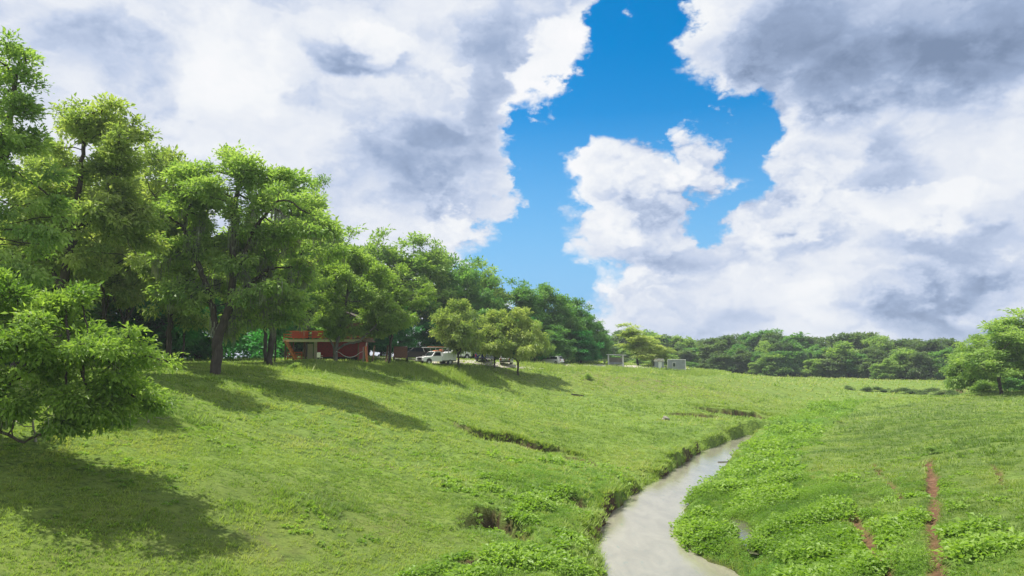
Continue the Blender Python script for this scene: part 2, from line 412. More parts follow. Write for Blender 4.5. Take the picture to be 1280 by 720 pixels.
# water
def sheet(name, poly, z, m):
    bm = B(); f = bm.faces.new([bm.verts.new((x, y, z)) for x, y in poly]); bmesh.ops.triangulate(bm, faces=[f])
    return obj(name, bm, m)
cl = [(x - .9, y) for x, y in CRL]; cr = [(x + 1.2, y) for x, y in CRR]
tag(sheet('creek_water', cl + [(38, 93.5), (41, 89.5)] + cr[::-1], 0, M['water']), 'pale silty creek winding between the grass banks', 'creek', kind='structure')
pc = np.array(PUD); pc = PUDC + (pc - PUDC) * 1.8
tag(sheet('puddle', [tuple(p) for p in pc], PUDZ - .03, M['puddle']), 'small bright puddle among the weeds right of the creek', 'puddle', kind='structure')

# gravel track along the top of the bank
def strip(name, pts, w, m, lift=.05):
    pts = [Vector((*p, 0)) for p in pts]; dense = []
    for a, b in zip(pts, pts[1:]):
        n = max(2, int((b - a).length / 1.0))
        dense += [a.lerp(b, i / n) for i in range(n)]
    dense.append(pts[-1]); v = []; q = []; k = 7
    for i, p in enumerate(dense):
        t = (dense[min(i + 1, len(dense) - 1)] - dense[max(i - 1, 0)]).normalized(); nrm = Vector((-t.y, t.x, 0))
        for j in range(k):
            c = p + nrm * (w * (j / (k - 1) - .5)); v.append((c.x, c.y, 0))
    v = np.array(v); v[:, 2] = terrain(v[:, 0], v[:, 1]) + lift
    for i in range(len(dense) - 1):
        for j in range(k - 1): a = i * k + j; q.append((a, a + 1, a + k + 1, a + k))
    return obj(name, nmesh(name, v, quads=q, smooth=True), m)
trk = [(-24, 106), (-10, 111), (2, 122), (12, 142), (26, 166), (44, 182)]
tag(strip('gravel_drive', trk, 5, M['gravel']), 'pale gravel drive along the top of the left bank', 'drive', kind='structure')

# ------------------------------------------------------------------ grass tufts and weeds (nobody could count them)
rng = np.random.default_rng(7)
def project(x, y, z):
    dx, dy, dz = x, y, z - CAMZ
    yc = dy * math.cos(PITCH) + dz * math.sin(PITCH); zc = -dy * math.sin(PITCH) + dz * math.cos(PITCH)
    return 640 + F * dx / yc, 360 - F * zc / yc
def scatter(n, dmin, dmax, margin=60):
    """points on the visible ground, spread evenly over the ground between two distances"""
    d = np.sqrt(rng.uniform(dmin ** 2, dmax ** 2, n)); u = rng.uniform(-.78, .78, n)
    return u * d, d
def tufts(x, y, z, hgt, blades, width, var, spread, lean):
    n = len(x); k = blades
    bx = np.repeat(x, k); by = np.repeat(y, k); bz = np.repeat(z, k); h = np.repeat(hgt, k) * rng.uniform(.5, 1.2, n * k)
    a = rng.uniform(0, 2 * math.pi, n * k); r = np.repeat(spread, k) * np.sqrt(rng.uniform(0, 1, n * k))
    ox = bx + np.cos(a) * r; oy = by + np.sin(a) * r
    la = a + rng.normal(0, .7, n * k); ln = h * rng.uniform(.3, 1, n * k) * lean
    w = np.repeat(width, k) * rng.uniform(.6, 1.3, n * k); ca, sa = np.cos(la + math.pi / 2), np.sin(la + math.pi / 2)
    v = np.empty((n * k, 3, 3))
    v[:, 0] = np.c_[ox - ca * w, oy - sa * w, bz - .03]; v[:, 1] = np.c_[ox + ca * w, oy + sa * w, bz - .03]
    v[:, 2] = np.c_[ox + np.cos(la) * ln, oy + np.sin(la) * ln, bz + h * (1 - .35 * lean)]
    vv = np.clip(np.repeat(var, k) + rng.normal(0, .13, n * k), 0, 1)
    return v.reshape(-1, 3), np.repeat(vv, 3)
def grass():
    V = []; A = []
    for n, d0, d1, h, w, b in ((60000, 19, 42, .11, .019, 9), (60000, 42, 80, .17, .035, 8), (45000, 80, 150, .26, .07, 6), (16000, 150, 270, .45, .16, 5)):
        x, y = scatter(n if not QUICK else n // 4, d0, d1)
        z, dirt, cut, weed, sd, pd = terrain(x, y, True)
        cl = fbm(x / .9, y / .9, 3, 77); big = fbm(x / 5, y / 5, 4, 55); tall = sstep(.6, .75, fbm(x / 2.6, y / 2.6, 3, 58))
        k = (sd > .45) & (pd > .5) & (dirt < .4) & (rng.uniform(0, 1, len(x)) > cut * 1.05) & (rng.uniform(0, 1, len(x)) < sstep(.32, .56, cl) + .15)
        x, y, z, cl, big, weed, cut, tall = (q[k] for q in (x, y, z, cl, big, weed, cut, tall))
        hh = h * (.5 + 1.0 * cl + .9 * tall) * (1 + .6 * (cut > .1)) * rng.lognormal(0, .25, len(x))
        var = np.clip(.55 + 1.5 * (big - .5) + .5 * (cl - .5) - .2 * tall + rng.normal(0, .12, len(x)) + .5 * (rng.uniform(0, 1, len(x)) < .03) + .12 * dryness(x, y) - .3 * dullness(x, y) + .28 * (y > 150) * (x > 25), .03, 1)
        v, a = tufts(x, y, z, hh, b, np.full(len(x), w), var, hh * .8, .9)
        V.append(v); A.append(a)
    # tall rough grass along the crest of the bank and on the far verge
    lines = [([(300, 463), (420, 456), (520, 460), (570, 462)], 3.0, .5, 1500), ([(480, 463), (560, 470), (600, 470)], 3.5, .6, 1600), ([(660, 459), (720, 460), (800, 463), (900, 467)], 4.0, .65, 3000),
             ([(860, 464), (960, 471)], 3, .5, 900), ([(580, 530), (660, 546), (735, 565)], .8, .3, 900), ([(862, 506), (945, 513), (985, 521)], .8, .4, 900)]
    for ln, wd, h, n in lines:
        w = np.array(world(ln)); t = rng.uniform(0, len(w) - 1.001, n); i = t.astype(int); f = (t - i)[:, None]
        p = w[i] * (1 - f) + w[i + 1] * f + rng.normal(0, wd * .5, (n, 2))
        z = terrain(p[:, 0], p[:, 1]); hh = h * rng.lognormal(-.2, .35, n)
        v, a = tufts(p[:, 0], p[:, 1], z, hh, 10, np.full(n, .045), np.clip(rng.normal(.6, .16, n), 0, 1), hh * .5, .7)
        V.append(v); A.append(a)
    # grass lip hanging over the creek's cut bank
    w = np.array(CRL[3:]); n = 2600; t = rng.uniform(0, len(w) - 1.001, n); i = t.astype(int); f = (t - i)[:, None]
    p = w[i] * (1 - f) + w[i + 1] * f + np.c_[-np.abs(rng.normal(.75, .3, n)), rng.normal(.2, .3, n)]
    z = terrain(p[:, 0], p[:, 1]); hh = .3 * rng.lognormal(0, .3, n)
    v, a = tufts(p[:, 0], p[:, 1], z, hh, 9, np.full(n, .035), np.clip(rng.normal(.5, .15, n), 0, 1), hh * .6, 1.0); V.append(v); A.append(a)
    V = np.concatenate(V); A = np.concatenate(A)
    me = nmesh('grass', V, tris=np.arange(len(V)).reshape(-1, 3), attrs=dict(var=A))
    tag(obj('grass', me, M['grass']), 'short green grass growing over the creek banks', 'grass', kind='stuff')
grass()

def leaf_quads(c, n_dir, up, L, W, fold=.25):
    """c centres (base), n_dir leaf axis, up approximate normal -> diamond leaves folded on the midrib"""
    ax = n_dir / (np.linalg.norm(n_dir, axis=1, keepdims=True) + 1e-9)
    s = np.cross(ax, up); s /= np.linalg.norm(s, axis=1, keepdims=True) + 1e-9
    nn = np.cross(s, ax); L = L[:, None]; W = W[:, None]
    v = np.empty((len(c), 4, 3)); mid = c + ax * L * .45
    v[:, 0] = c; v[:, 1] = mid + s * W * .5 + nn * W * fold; v[:, 2] = c + ax * L - nn * L * .12; v[:, 3] = mid - s * W * .5 + nn * W * fold
    b = np.arange(len(c))[:, None] * 4
    t = np.concatenate([b + [0, 1, 2], b + [0, 2, 3]], 1).reshape(-1, 3)
    return v.reshape(-1, 3), t
def weeds():
    V = []; T = []; A = []; off = 0
    for n, d0, d1, sc, k in ((13000, 20, 50, .85, 24), (12000, 50, 150, 1.3, 16)):
        if QUICK: n //= 3
        d = np.sqrt(rng.uniform(d0 ** 2, d1 ** 2, n * 5)); x = rng.uniform(-.72, .76, n * 5) * d; y = d
        z, dirt, cut, weed, sd, pd = terrain(x, y, True)
        cl = fbm(x / 1.6, y / 1.6, 3, 91)
        keep = (sd > .5) & (pd > .35) & (dirt < .35) & (rng.uniform(0, 1, len(x)) < weed * sstep(.22, .48, cl + .2 * (weed > .75) + .3 * (weed < .1))) & (rng.uniform(0, 1, len(x)) > cut * .8)
        for ln, w_ in RUTS[:4]: keep &= seg_dist(x, y, ln)[0] > .38
        x, y, z, cl, weed = (q[keep][:n] for q in (x, y, z, cl, weed)); m = len(x)
        kind = fbm(x / 3.1, y / 3.1, 3, 95); h = (.1 + .62 * sstep(.35, .75, cl) * sstep(.05, .3, weed)) * rng.lognormal(0, .2, m) * (.6 + .4 * weed) * (1 if d0 < 50 else 1.1)
        bx = np.repeat(np.c_[x, y, z], k, 0); hk = np.repeat(h, k)
        a = rng.uniform(0, 2 * math.pi, m * k); rr = np.sqrt(rng.uniform(0, 1, m * k)) * (hk * .8 + .08)
        t = rng.uniform(.2, 1, m * k) * np.sqrt(np.clip(1 - (rr / (hk * .8 + .08)) ** 2, .08, 1))
        c = bx + np.c_[np.cos(a) * rr, np.sin(a) * rr, hk * t]
        ax = np.c_[np.cos(a), np.sin(a), rng.normal(.1, .35, m * k)] + rng.normal(0, .35, (m * k, 3))
        up = np.c_[rng.normal(0, .4, m * k), rng.normal(0, .4, m * k), np.ones(m * k)]
        L = rng.uniform(.08, .2, m * k) * sc * np.repeat((.7 + .9 * sstep(.42, .6, kind)) * (.6 + .4 * sstep(.05, .3, weed)), k)
        v, tr = leaf_quads(c, ax, up, L, L * np.repeat(np.where(kind > .5, .75, .35), k))
        V.append(v); T.append(tr + off); off += len(v)
        A.append(np.repeat(np.clip(np.repeat(.5 + 1.5 * (kind - .5) + 1.0 * (cl - .5) + rng.normal(0, .12, m), k) + rng.normal(0, .12, m * k), 0, 1), 4))
    me = nmesh('weeds', np.concatenate(V), tris=np.concatenate(T), attrs=dict(var=np.concatenate(A)))
    tag(obj('weeds', me, M['weed']), 'bright green leafy weeds covering the low ground beside the creek', 'weeds', kind='stuff')
weeds()

# ------------------------------------------------------------------ trees
def grow(rs, chains, att, step, kill, maxit=90, tropism=(0, 0, .06)):
    nodes = []; par = []
    for ch in chains:
        pts = np.array(ch, float); first = True; last = -1
        if nodes:
            dd = np.linalg.norm(np.array(nodes) - pts[0], axis=1); last = int(dd.argmin())
        for a, b in zip(pts, pts[1:]):
            n = max(1, int(round(np.linalg.norm(b - a) / step)))
            for i in range(n + 1):
                if i == 0 and not (first and last == -1): continue
                q = a + (b - a) * i / n + rs.normal(0, step * .09, 3) * (i > 0)
                nodes.append(q); par.append(last); last = len(nodes) - 1; first = False
    nodes = list(nodes)
    A = np.array(att); N = np.array(nodes)
    D = np.linalg.norm(A[:, None] - N[None], axis=2); near = D.argmin(1); nd_ = D.min(1)
    tro = np.array(tropism); seen = {}
    for it in range(maxit):
        alive = nd_ > kill
        if not alive.any(): break
        idx = near[alive]; dirs = A[alive] - np.array(nodes)[idx]; dirs /= np.linalg.norm(dirs, axis=1, keepdims=True)
        u, inv = np.unique(idx, return_inverse=True); acc = np.zeros((len(u), 3)); np.add.at(acc, inv, dirs)
        new = []
        for j, k in enumerate(u):
            if seen.get(k, 0) > 3: continue
            seen[k] = seen.get(k, 0) + 1
            v = acc[j] / (np.linalg.norm(acc[j]) + 1e-6) + tro + rs.normal(0, .14, 3); v /= np.linalg.norm(v)
            new.append(nodes[k] + v * step); par.append(int(k))
        if not new: break
        base = len(nodes); nodes += new
        D = np.linalg.norm(A[:, None] - np.array(new)[None], axis=2); m = D.min(1); a = D.argmin(1)
        w = m < nd_; near[w] = base + a[w]; nd_[w] = m[w]
    return np.array(nodes), np.array(par)
def wood(nodes, par, r0, tip=.012, rmin=.0, sides=6, expo=2.3, flare=1.5):
    n = len(nodes); acc = np.zeros(n); kids = np.zeros(n, int)
    R_ = np.zeros(n); main = np.full(n, -1)
    for i in range(n - 1, -1, -1):
        R_[i] = max(tip ** expo, acc[i])
        p = par[i]
        if p >= 0:
            acc[p] += R_[i]; kids[p] += 1
            if main[p] < 0 or R_[main[p]] < R_[i]: main[p] = i
    R_ = R_ ** (1 / expo); s = r0 / R_[0]
    R_ = np.where(R_ * s > tip, R_ * s, tip); R_ = np.minimum(R_, r0)
    R_[0] = r0 * flare
    c = np.where((par >= 0) & (R_ > rmin))[0]; p = par[c]
    d = nodes[c] - nodes[p]; d /= np.linalg.norm(d, axis=1, keepdims=True) + 1e-9
    dall = np.zeros((n, 3)); dall[:, 2] = 1; dall[c] = d
    ism = main[p] == c
    ds = np.where(ism[:, None], dall[p], d); rs_ = np.where(ism, R_[p], np.minimum(R_[c] * 1.25, R_[p]))
    def ring(P, D, Rr):
        ref = np.array([.31, .95, .07]); a = np.cross(D, ref); a /= np.linalg.norm(a, axis=1, keepdims=True) + 1e-9; b = np.cross(D, a)
        t = np.arange(sides) * 2 * math.pi / sides
        return P[:, None] + (a[:, None] * np.cos(t)[None, :, None] + b[:, None] * np.sin(t)[None, :, None]) * Rr[:, None, None]
    v = np.stack([ring(nodes[p], ds, rs_), ring(nodes[c], d, R_[c])], 1)
    k = np.arange(len(c))[:, None] * sides * 2; s0 = np.arange(sides); s1 = (s0 + 1) % sides
    q = np.stack([k + s0, k + s1, k + sides + s1, k + sides + s0], 2).reshape(-1, 4)
    return v.reshape(-1, 3), q, R_
def crown_att(rs, blobs, n_cl, per, rc, shell=.55, bough=5, flat=.6):
    """attractors gathered in clumps, the clumps strung along flattened boughs spread through ellipsoids (cx,cy,cz,rx,ry,rz)"""
    blobs = np.array(blobs, float); vol = (blobs[:, 3] * blobs[:, 4] * blobs[:, 5]) ** .8; nb = max(4, n_cl // bough); pick = rs.choice(len(blobs), nb, p=vol / vol.sum())
    u = rs.normal(0, 1, (nb, 3)); u /= np.linalg.norm(u, axis=1, keepdims=True); r = shell + (1 - shell) * rs.uniform(0, 1, nb)
    r = np.where(rs.uniform(0, 1, nb) < .22, rs.uniform(.1, .6, nb), r); r = r * np.where(rs.uniform(0, 1, nb) < .18, rs.uniform(1.0, 1.22, nb), 1)
    bc = blobs[pick, :3] + u * r[:, None] * blobs[pick, 3:]; axis = blobs[:, :3].mean(0)
    bid = rs.integers(0, nb, n_cl); out = bc - axis; out[:, 2] *= .3; out /= np.linalg.norm(out, axis=1, keepdims=True) + 1e-6
    br = rc * rs.uniform(1.0, 2.2, nb)
    w = rs.normal(0, 1, (n_cl, 3)); w /= np.linalg.norm(w, axis=1, keepdims=True); w *= rs.uniform(.2, 1, (n_cl, 1)); w[:, 2] *= flat
    w += out[bid] * rs.uniform(-.5, .5, (n_cl, 1)); w[:, 2] -= .15 * (np.hypot(w[:, 0], w[:, 1])) ** 2
    cen = bc[bid] + w * br[bid][:, None]
    rad = rc * rs.uniform(.35, 1.1, n_cl)
    w = rs.normal(0, 1, (n_cl, per, 3)); w /= np.linalg.norm(w, axis=2, keepdims=True)
    a = cen[:, None] + w * (rs.uniform(0, 1, (n_cl, per, 1)) ** .4) * rad[:, None, None] * np.array([1, 1, .6])
    return a.reshape(-1, 3), np.repeat(np.arange(n_cl), per)
def make_tree(seed, chains, blobs, r0, expo=2.1, flare=1.35, n_cl=60, per=8, rc=1.3, step=.5, kill=.6, leaf=.3, leaves=45, spread=.45, floor=.5, rmin=0, droop=.25, shell=.55, aspect=.42, sides=6, flat=.6, bough=5):
    rs = np.random.default_rng(seed)
    att, cid = crown_att(rs, blobs, n_cl, per, rc, shell, bough, flat); ok = att[:, 2] > floor; att, cid = att[ok], cid[ok]
    nodes, par = grow(rs, chains, att, step, kill)
    wv, wq, _ = wood(nodes, par, r0, rmin=rmin, sides=sides, expo=expo, flare=flare)
    if QUICK: leaves = max(6, leaves // 3); leaf = leaf * 1.5
    m = len(att); k = leaves
    c = np.repeat(att, k, 0) + rs.normal(0, spread, (m * k, 3)) * np.array([1, 1, .6])
    out = c - np.repeat(att, k, 0); ctr = att.mean(0)
    o2 = c - ctr; o2 /= np.linalg.norm(o2, axis=1, keepdims=True)
    ax = out / (np.linalg.norm(out, axis=1, keepdims=True) + 1e-6) + o2 * .6 + rs.normal(0, .5, (m * k, 3)); ax[:, 2] -= droop
    up = np.c_[rs.normal(0, .55, m * k), rs.normal(0, .55, m * k), np.ones(m * k)] + o2 * .35
    L = leaf * np.clip(rs.lognormal(-.08, .34, m * k), .35, 1.7)
    v, t = leaf_quads(c, ax, up, L, L * aspect)
    cv = np.clip(rs.normal(.5, .2, n_cl), 0, 1)
    var = np.clip(cv[np.repeat(cid, k)] + rs.normal(0, .14, m * k), 0, 1)
    tm = nmesh('trunk', wv, quads=wq, smooth=True); cm = nmesh('crown', v, tris=t, attrs=dict(var=np.repeat(var, 4)))
    hts = (float(v[:, 2].max()), float(np.percentile(np.hypot(v[:, 0], v[:, 1]), 93)))
    return dict(trunk=tm, crown=cm, h=hts[0], r=hts[1], nodes=nodes, par=par, att=att)

def ell(*a): return a
PROTO = {}
def proto(key, **kw): PROTO[key] = make_tree(**kw)
# mid-distance deciduous trees (metres; height about 16)
proto('broad', seed=1, chains=[[(0, 0, -.4), (.1, .1, 3.2)], [(.1, .1, 3), (-1.6, .4, 6.5)], [(.1, .1, 3), (1.5, -.5, 7)]], r0=.22,
      blobs=[ell(-2, 0, 8, 3.4, 3.2, 3.4), ell(2.3, .6, 9, 3.4, 3.4, 3.8), ell(0, -.6, 12, 3.2, 3, 3.4), ell(-.6, 2, 7, 3, 3, 2.8), ell(1, -2.4, 6.6, 3, 2.6, 2.6)], n_cl=130, per=6, rc=.95, leaf=.4, leaves=22, spread=.36, floor=2.2, aspect=.5, flat=0.85, bough=3)
proto('tall', seed=2, chains=[[(0, 0, -.4), (.2, 0, 4), (0, .3, 9)]], r0=.2,
      blobs=[ell(0, 0, 8, 3, 3, 4), ell(.8, .4, 12.5, 2.4, 2.4, 3.6), ell(-1.2, -.5, 6, 2.6, 2.6, 2.8)], n_cl=115, per=6, rc=.9, leaf=.4, leaves=22, spread=.34, floor=1.8, aspect=.5, flat=0.85, bough=3)
proto('dense', seed=3, chains=[[(0, 0, -.4), (0, .2, 2.5)]], r0=.25,
      blobs=[ell(0, 0, 6, 4.4, 4.2, 5.2), ell(.6, .2, 10.5, 3.4, 3.4, 4.6), ell(-2.2, .4, 4.2, 3, 3, 3.6), ell(2.5, -.6, 4.6, 3, 3, 3.8)], n_cl=200, per=6, rc=1.0, leaf=.46, leaves=19, spread=.4, floor=.4, shell=.7, aspect=.5, flat=0.95, bough=3)
proto('spread', seed=4, chains=[[(0, 0, -.4), (.1, 0, 2)], [(0, 0, 2), (-2, .4, 4.4)], [(0, 0, 2), (2, .2, 4.6)]], r0=.2,
      blobs=[ell(-2.4, 0, 5.0, 3.2, 3.2, 3), ell(2.5, .4, 5.2, 3.2, 3.2, 3), ell(0, .5, 7.4, 3.4, 3.4, 2.8), ell(.3, -2.2, 5, 3, 2.6, 2.4)], n_cl=190, per=6, rc=.85, leaf=.38, leaves=22, spread=.34, floor=2.7, aspect=.5, flat=0.7, bough=4)
proto('near_broad', seed=11, chains=[[(0, 0, -.4), (.1, .1, 3.2)], [(.1, .1, 3), (-1.6, .4, 6.5)], [(.1, .1, 3), (1.5, -.5, 7)], [(.1, .1, 3), (.2, 1, 9)]], r0=.2,
      blobs=[ell(-2, 0, 8, 3.4, 3.2, 3.4), ell(2.3, .6, 9, 3.4, 3.4, 3.8), ell(0, -.6, 12, 3.2, 3, 3.4), ell(-.6, 2, 7, 3, 3, 2.8), ell(1, -2.4, 6.6, 3, 2.6, 2.6)], n_cl=230, per=6, rc=.75, step=.42, kill=.5, leaf=.27, leaves=26, spread=.28, floor=2.2, aspect=.48)
proto('near_tall', seed=12, chains=[[(0, 0, -.4), (.2, 0, 4), (0, .3, 9)], [(.2, 0, 4), (1.5, .3, 7.5)], [(.2, 0, 5), (-1.6, 0, 8.5)]], r0=.19,
      blobs=[ell(0, 0, 8, 3, 3, 4), ell(.8, .4, 12.5, 2.4, 2.4, 3.6), ell(-1.2, -.5, 6, 2.6, 2.6, 2.8)], n_cl=210, per=6, rc=.7, step=.42, kill=.5, leaf=.27, leaves=26, spread=.27, floor=1.8, aspect=.48)
# far trees
proto('far_round', seed=5, chains=[[(0, 0, -.5), (0, 0, 3)]], r0=.22, blobs=[ell(0, 0, 4.5, 3.9, 3.9, 4.2), ell(-.8, 0, 9, 3.3, 3.3, 4), ell(1.2, .3, 11, 2.6, 2.6, 2.8)], n_cl=140, per=5, rc=.95, step=.8, kill=.9, leaf=.72, leaves=13, spread=.42, floor=.2, shell=.75, rmin=.03, aspect=.55, flat=0.85, bough=3)
proto('far_oval', seed=6, chains=[[(0, 0, -.5), (0, .2, 4)]], r0=.2, blobs=[ell(0, 0, 5.5, 3.0, 3.0, 5.2), ell(.5, 0, 10.5, 2.5, 2.5, 3.6), ell(-.9, 0, 8, 2.4, 2.4, 2.4)], n_cl=120, per=5, rc=.9, step=.8, kill=.9, leaf=.7, leaves=13, spread=.4, floor=.2, shell=.7, rmin=.03, aspect=.55, flat=0.85, bough=3)
proto('far_wide', seed=8, chains=[[(0, 0, -.5), (.1, 0, 3)], [(0, 0, 3), (-2.0, 0, 6)], [(0, 0, 3), (1.8, .3, 6.5)]], r0=.22, blobs=[ell(-2, 0, 6, 2.8, 2.8, 4.6), ell(2.2, 0, 7, 2.8, 2.8, 5), ell(0, .4, 10.5, 3, 3, 3), ell(0, -1, 4, 3.4, 2.8, 3.6)], n_cl=160, per=5, rc=.95, step=.8, kill=.9, leaf=.72, leaves=13, spread=.42, floor=.3, shell=.7, rmin=.03, aspect=.55, flat=0.85, bough=3)
# shrubs
proto('shrub', seed=9, chains=[[(0, 0, -.2), (0, 0, .5)]], r0=.07, blobs=[ell(0, 0, 1.1, 1.5, 1.4, 1.1), ell(.8, .2, 1.0, 1.1, 1.1, .9), ell(-.8, -.1, .9, 1.1, 1.1, .8)], n_cl=34, per=5, rc=.5, step=.25, kill=.3, leaf=.26, leaves=16, spread=.2, floor=.05, aspect=.5)

def cname(kind): return {'far': 'distant_tree'}.get(kind, kind)
def place_tree(name, p, px, d, top, width, mkey, label, group=None, rot=None, bk='bark', cat='tree', dz=0):
    """stand a tree on the terrain at distance d; its height reaches the row `top`, its crown spans `width` photo pixels"""
    P = PROTO[p]; b = on(px, d)
    tz = at_depth(px, top, d)[2]; sz = (tz - b.z) / P['h']; sx = (width / F * d * .5) / P['r']
    rnd = random.Random(hash((px, d, top)) & 0xffff)
    e = empty(name, (b.x, b.y, b.z + dz), rnd.uniform(0, 6.28) if rot is None else rot, (sx, sx, sz))
    t = bpy.data.objects.new('trunk', P['trunk']); c = bpy.data.objects.new('crown', P['crown'])
    for o, m in ((t, bk), (c, mkey)):
        C.objects.link(o); o.parent = e
        if not len(o.data.materials): o.data.materials.append(M[m])
        o.material_slots[0].link = 'OBJECT'; o.material_slots[0].material = M[m]
    tag(e, label, cat, group)
    return e
def place_hero(name, T, base, rz, mkey, label, bk='bark', group=None):
    e = empty(name, base, rz)
    obj('trunk', T['trunk'], M[bk], e); obj('crown', T['crown'], M[mkey], e); tag(e, label, 'tree', group)
    return e

# ------------------------------------------------------------------ hero trees
def moss(T, e, seed, m, zr, ln, w):
    """grey strands hanging from the limbs"""
    rs = np.random.default_rng(seed); N = T['nodes']; k = N[(N[:, 2] > zr[0]) & (N[:, 2] < zr[1])]; n = 26
    c = np.repeat(k[rs.integers(0, len(k), m)], n, 0) + rs.normal(0, .16, (m * n, 3)); L = rs.uniform(.2, 1, len(c)) * ln * np.repeat(rs.uniform(.4, 1.2, m), n)
    a = rs.uniform(0, 6.28, len(c)); d = np.c_[np.cos(a), np.sin(a), np.zeros(len(c))] * w
    v = np.stack([c + d, c - d, c + np.c_[rs.normal(0, .06, len(c)), rs.normal(0, .06, len(c)), -L]], 1)
    obj('hanging_moss', nmesh('hanging_moss', v.reshape(-1, 3), tris=np.arange(len(c) * 3).reshape(-1, 3), attrs=dict(var=np.repeat(rs.uniform(.1, .9, len(c)), 3))), M['moss'], e)
def hero_oak():
    T = make_tree(seed=21, chains=[[(0, 0, -.5), (.2, 0, 1.4), (.1, .1, 2.8)], [(.1, .1, 2.7), (-.6, .2, 6.2), (-2.3, .4, 10), (-3.2, .4, 12)],
                                   [(.1, .1, 2.7), (1.2, 0, 6), (1.15, -.2, 13), (1.6, 0, 17)], [(1.2, 0, 7.4), (3.0, -.5, 11.8), (4.8, -.4, 14)], [(1.2, 0, 6), (3.4, 1.6, 8.5)], [(-.6, .2, 6.2), (-3, 1, 7.6)]],
                  blobs=[ell(1.8, 0, 17.2, 2.5, 2.4, 2.1), ell(-2.8, .5, 12.4, 3.0, 2.8, 3.4), ell(-1.2, -.6, 15.6, 1.8, 1.6, 1.6), ell(4.9, 0, 12.8, 3.2, 3, 3.4), ell(7.3, .3, 12.4, 2.2, 2, 2.6), ell(3.9, .6, 7.4, 3.4, 3, 3.2),
                         ell(2.2, .8, 3.4, 2.6, 2.2, 1.8), ell(-2.9, .6, 8.6, 2.2, 2.4, 3), ell(.8, 3, 10, 3.6, 2.4, 5.4), ell(.3, 2.2, 15, 2.8, 2.2, 2.2), ell(6, 1.5, 9.6, 2.6, 2.4, 2.6), ell(-3.6, 1.5, 11, 2.2, 2, 2.4)],
                  r0=.42, n_cl=380, per=7, rc=.8, step=.42, kill=.5, leaf=.31, leaves=22, spread=.3, floor=1.3, aspect=.5, sides=8)
    e = place_hero('oak_tree', T, on(272, 58), 0, 'leaf_mid', 'tall forked oak with dark trunk and hanging grey moss on the lawn edge')
    moss(T, e, 5, 260, (3.5, 14), 1.7, .045)
    return T
OAK = hero_oak()
def hero_left():
    T = make_tree(seed=31, chains=[[(0, 0, -.5), (.1, 0, 1.4)], [(.1, 0, .9), (1.3, -.4, 1.15), (2.2, -.6, .75), (3.2, -.7, .35)], [(.1, 0, 1.3), (2.5, .2, 3), (5.2, 0, 3.5)], [(1.3, -.4, 1.15), (1.9, -.8, .2)], [(.1, 0, 1.3), (-.6, .5, 4)], [(.1, 0, 1.3), (1.2, -1.2, 3.2)]],
                  blobs=[ell(2.2, .2, 4.3, 2.9, 2.8, 1.9), ell(5.0, 0, 3.4, 2.4, 2.3, 1.8), ell(6.7, .1, 3.2, 1.2, 1.2, 1.4), ell(5.6, -.2, 1.5, 1.8, 1.5, 1.2), ell(3.6, .3, 5.2, 1.7, 1.7, .8), ell(-.6, .3, 4.6, 2.6, 2.6, 2.2), ell(1.2, .4, 5.8, 1.7, 1.6, .7), ell(3.4, -1.4, 2.4, 1.6, 1.1, 1.4), ell(1.4, -1, 2.4, 1.2, 1, .9), ell(4.6, -.4, 1.5, 2.0, 1.5, 1.2), ell(6.6, .2, 1.8, 1.2, 1.2, 1.2), ell(2.6, -.6, 1.6, 1.2, 1.2, .8)],
                  r0=.27, n_cl=380, per=8, rc=.5, step=.26, kill=.3, leaf=.19, leaves=19, spread=.19, floor=.3, aspect=.44, sides=8, flat=.5, bough=6, droop=.12, shell=.45)
    e = place_hero('pecan_tree', T, on(-45, 30), 0, 'leaf_bright', 'low spreading tree with sunny yellow green leaves nearest the camera')
    e.scale = (1.1, 1.1, 1.12)
    moss(T, e, 70, 40, (1.0, 9), .8, .012)
hero_left()
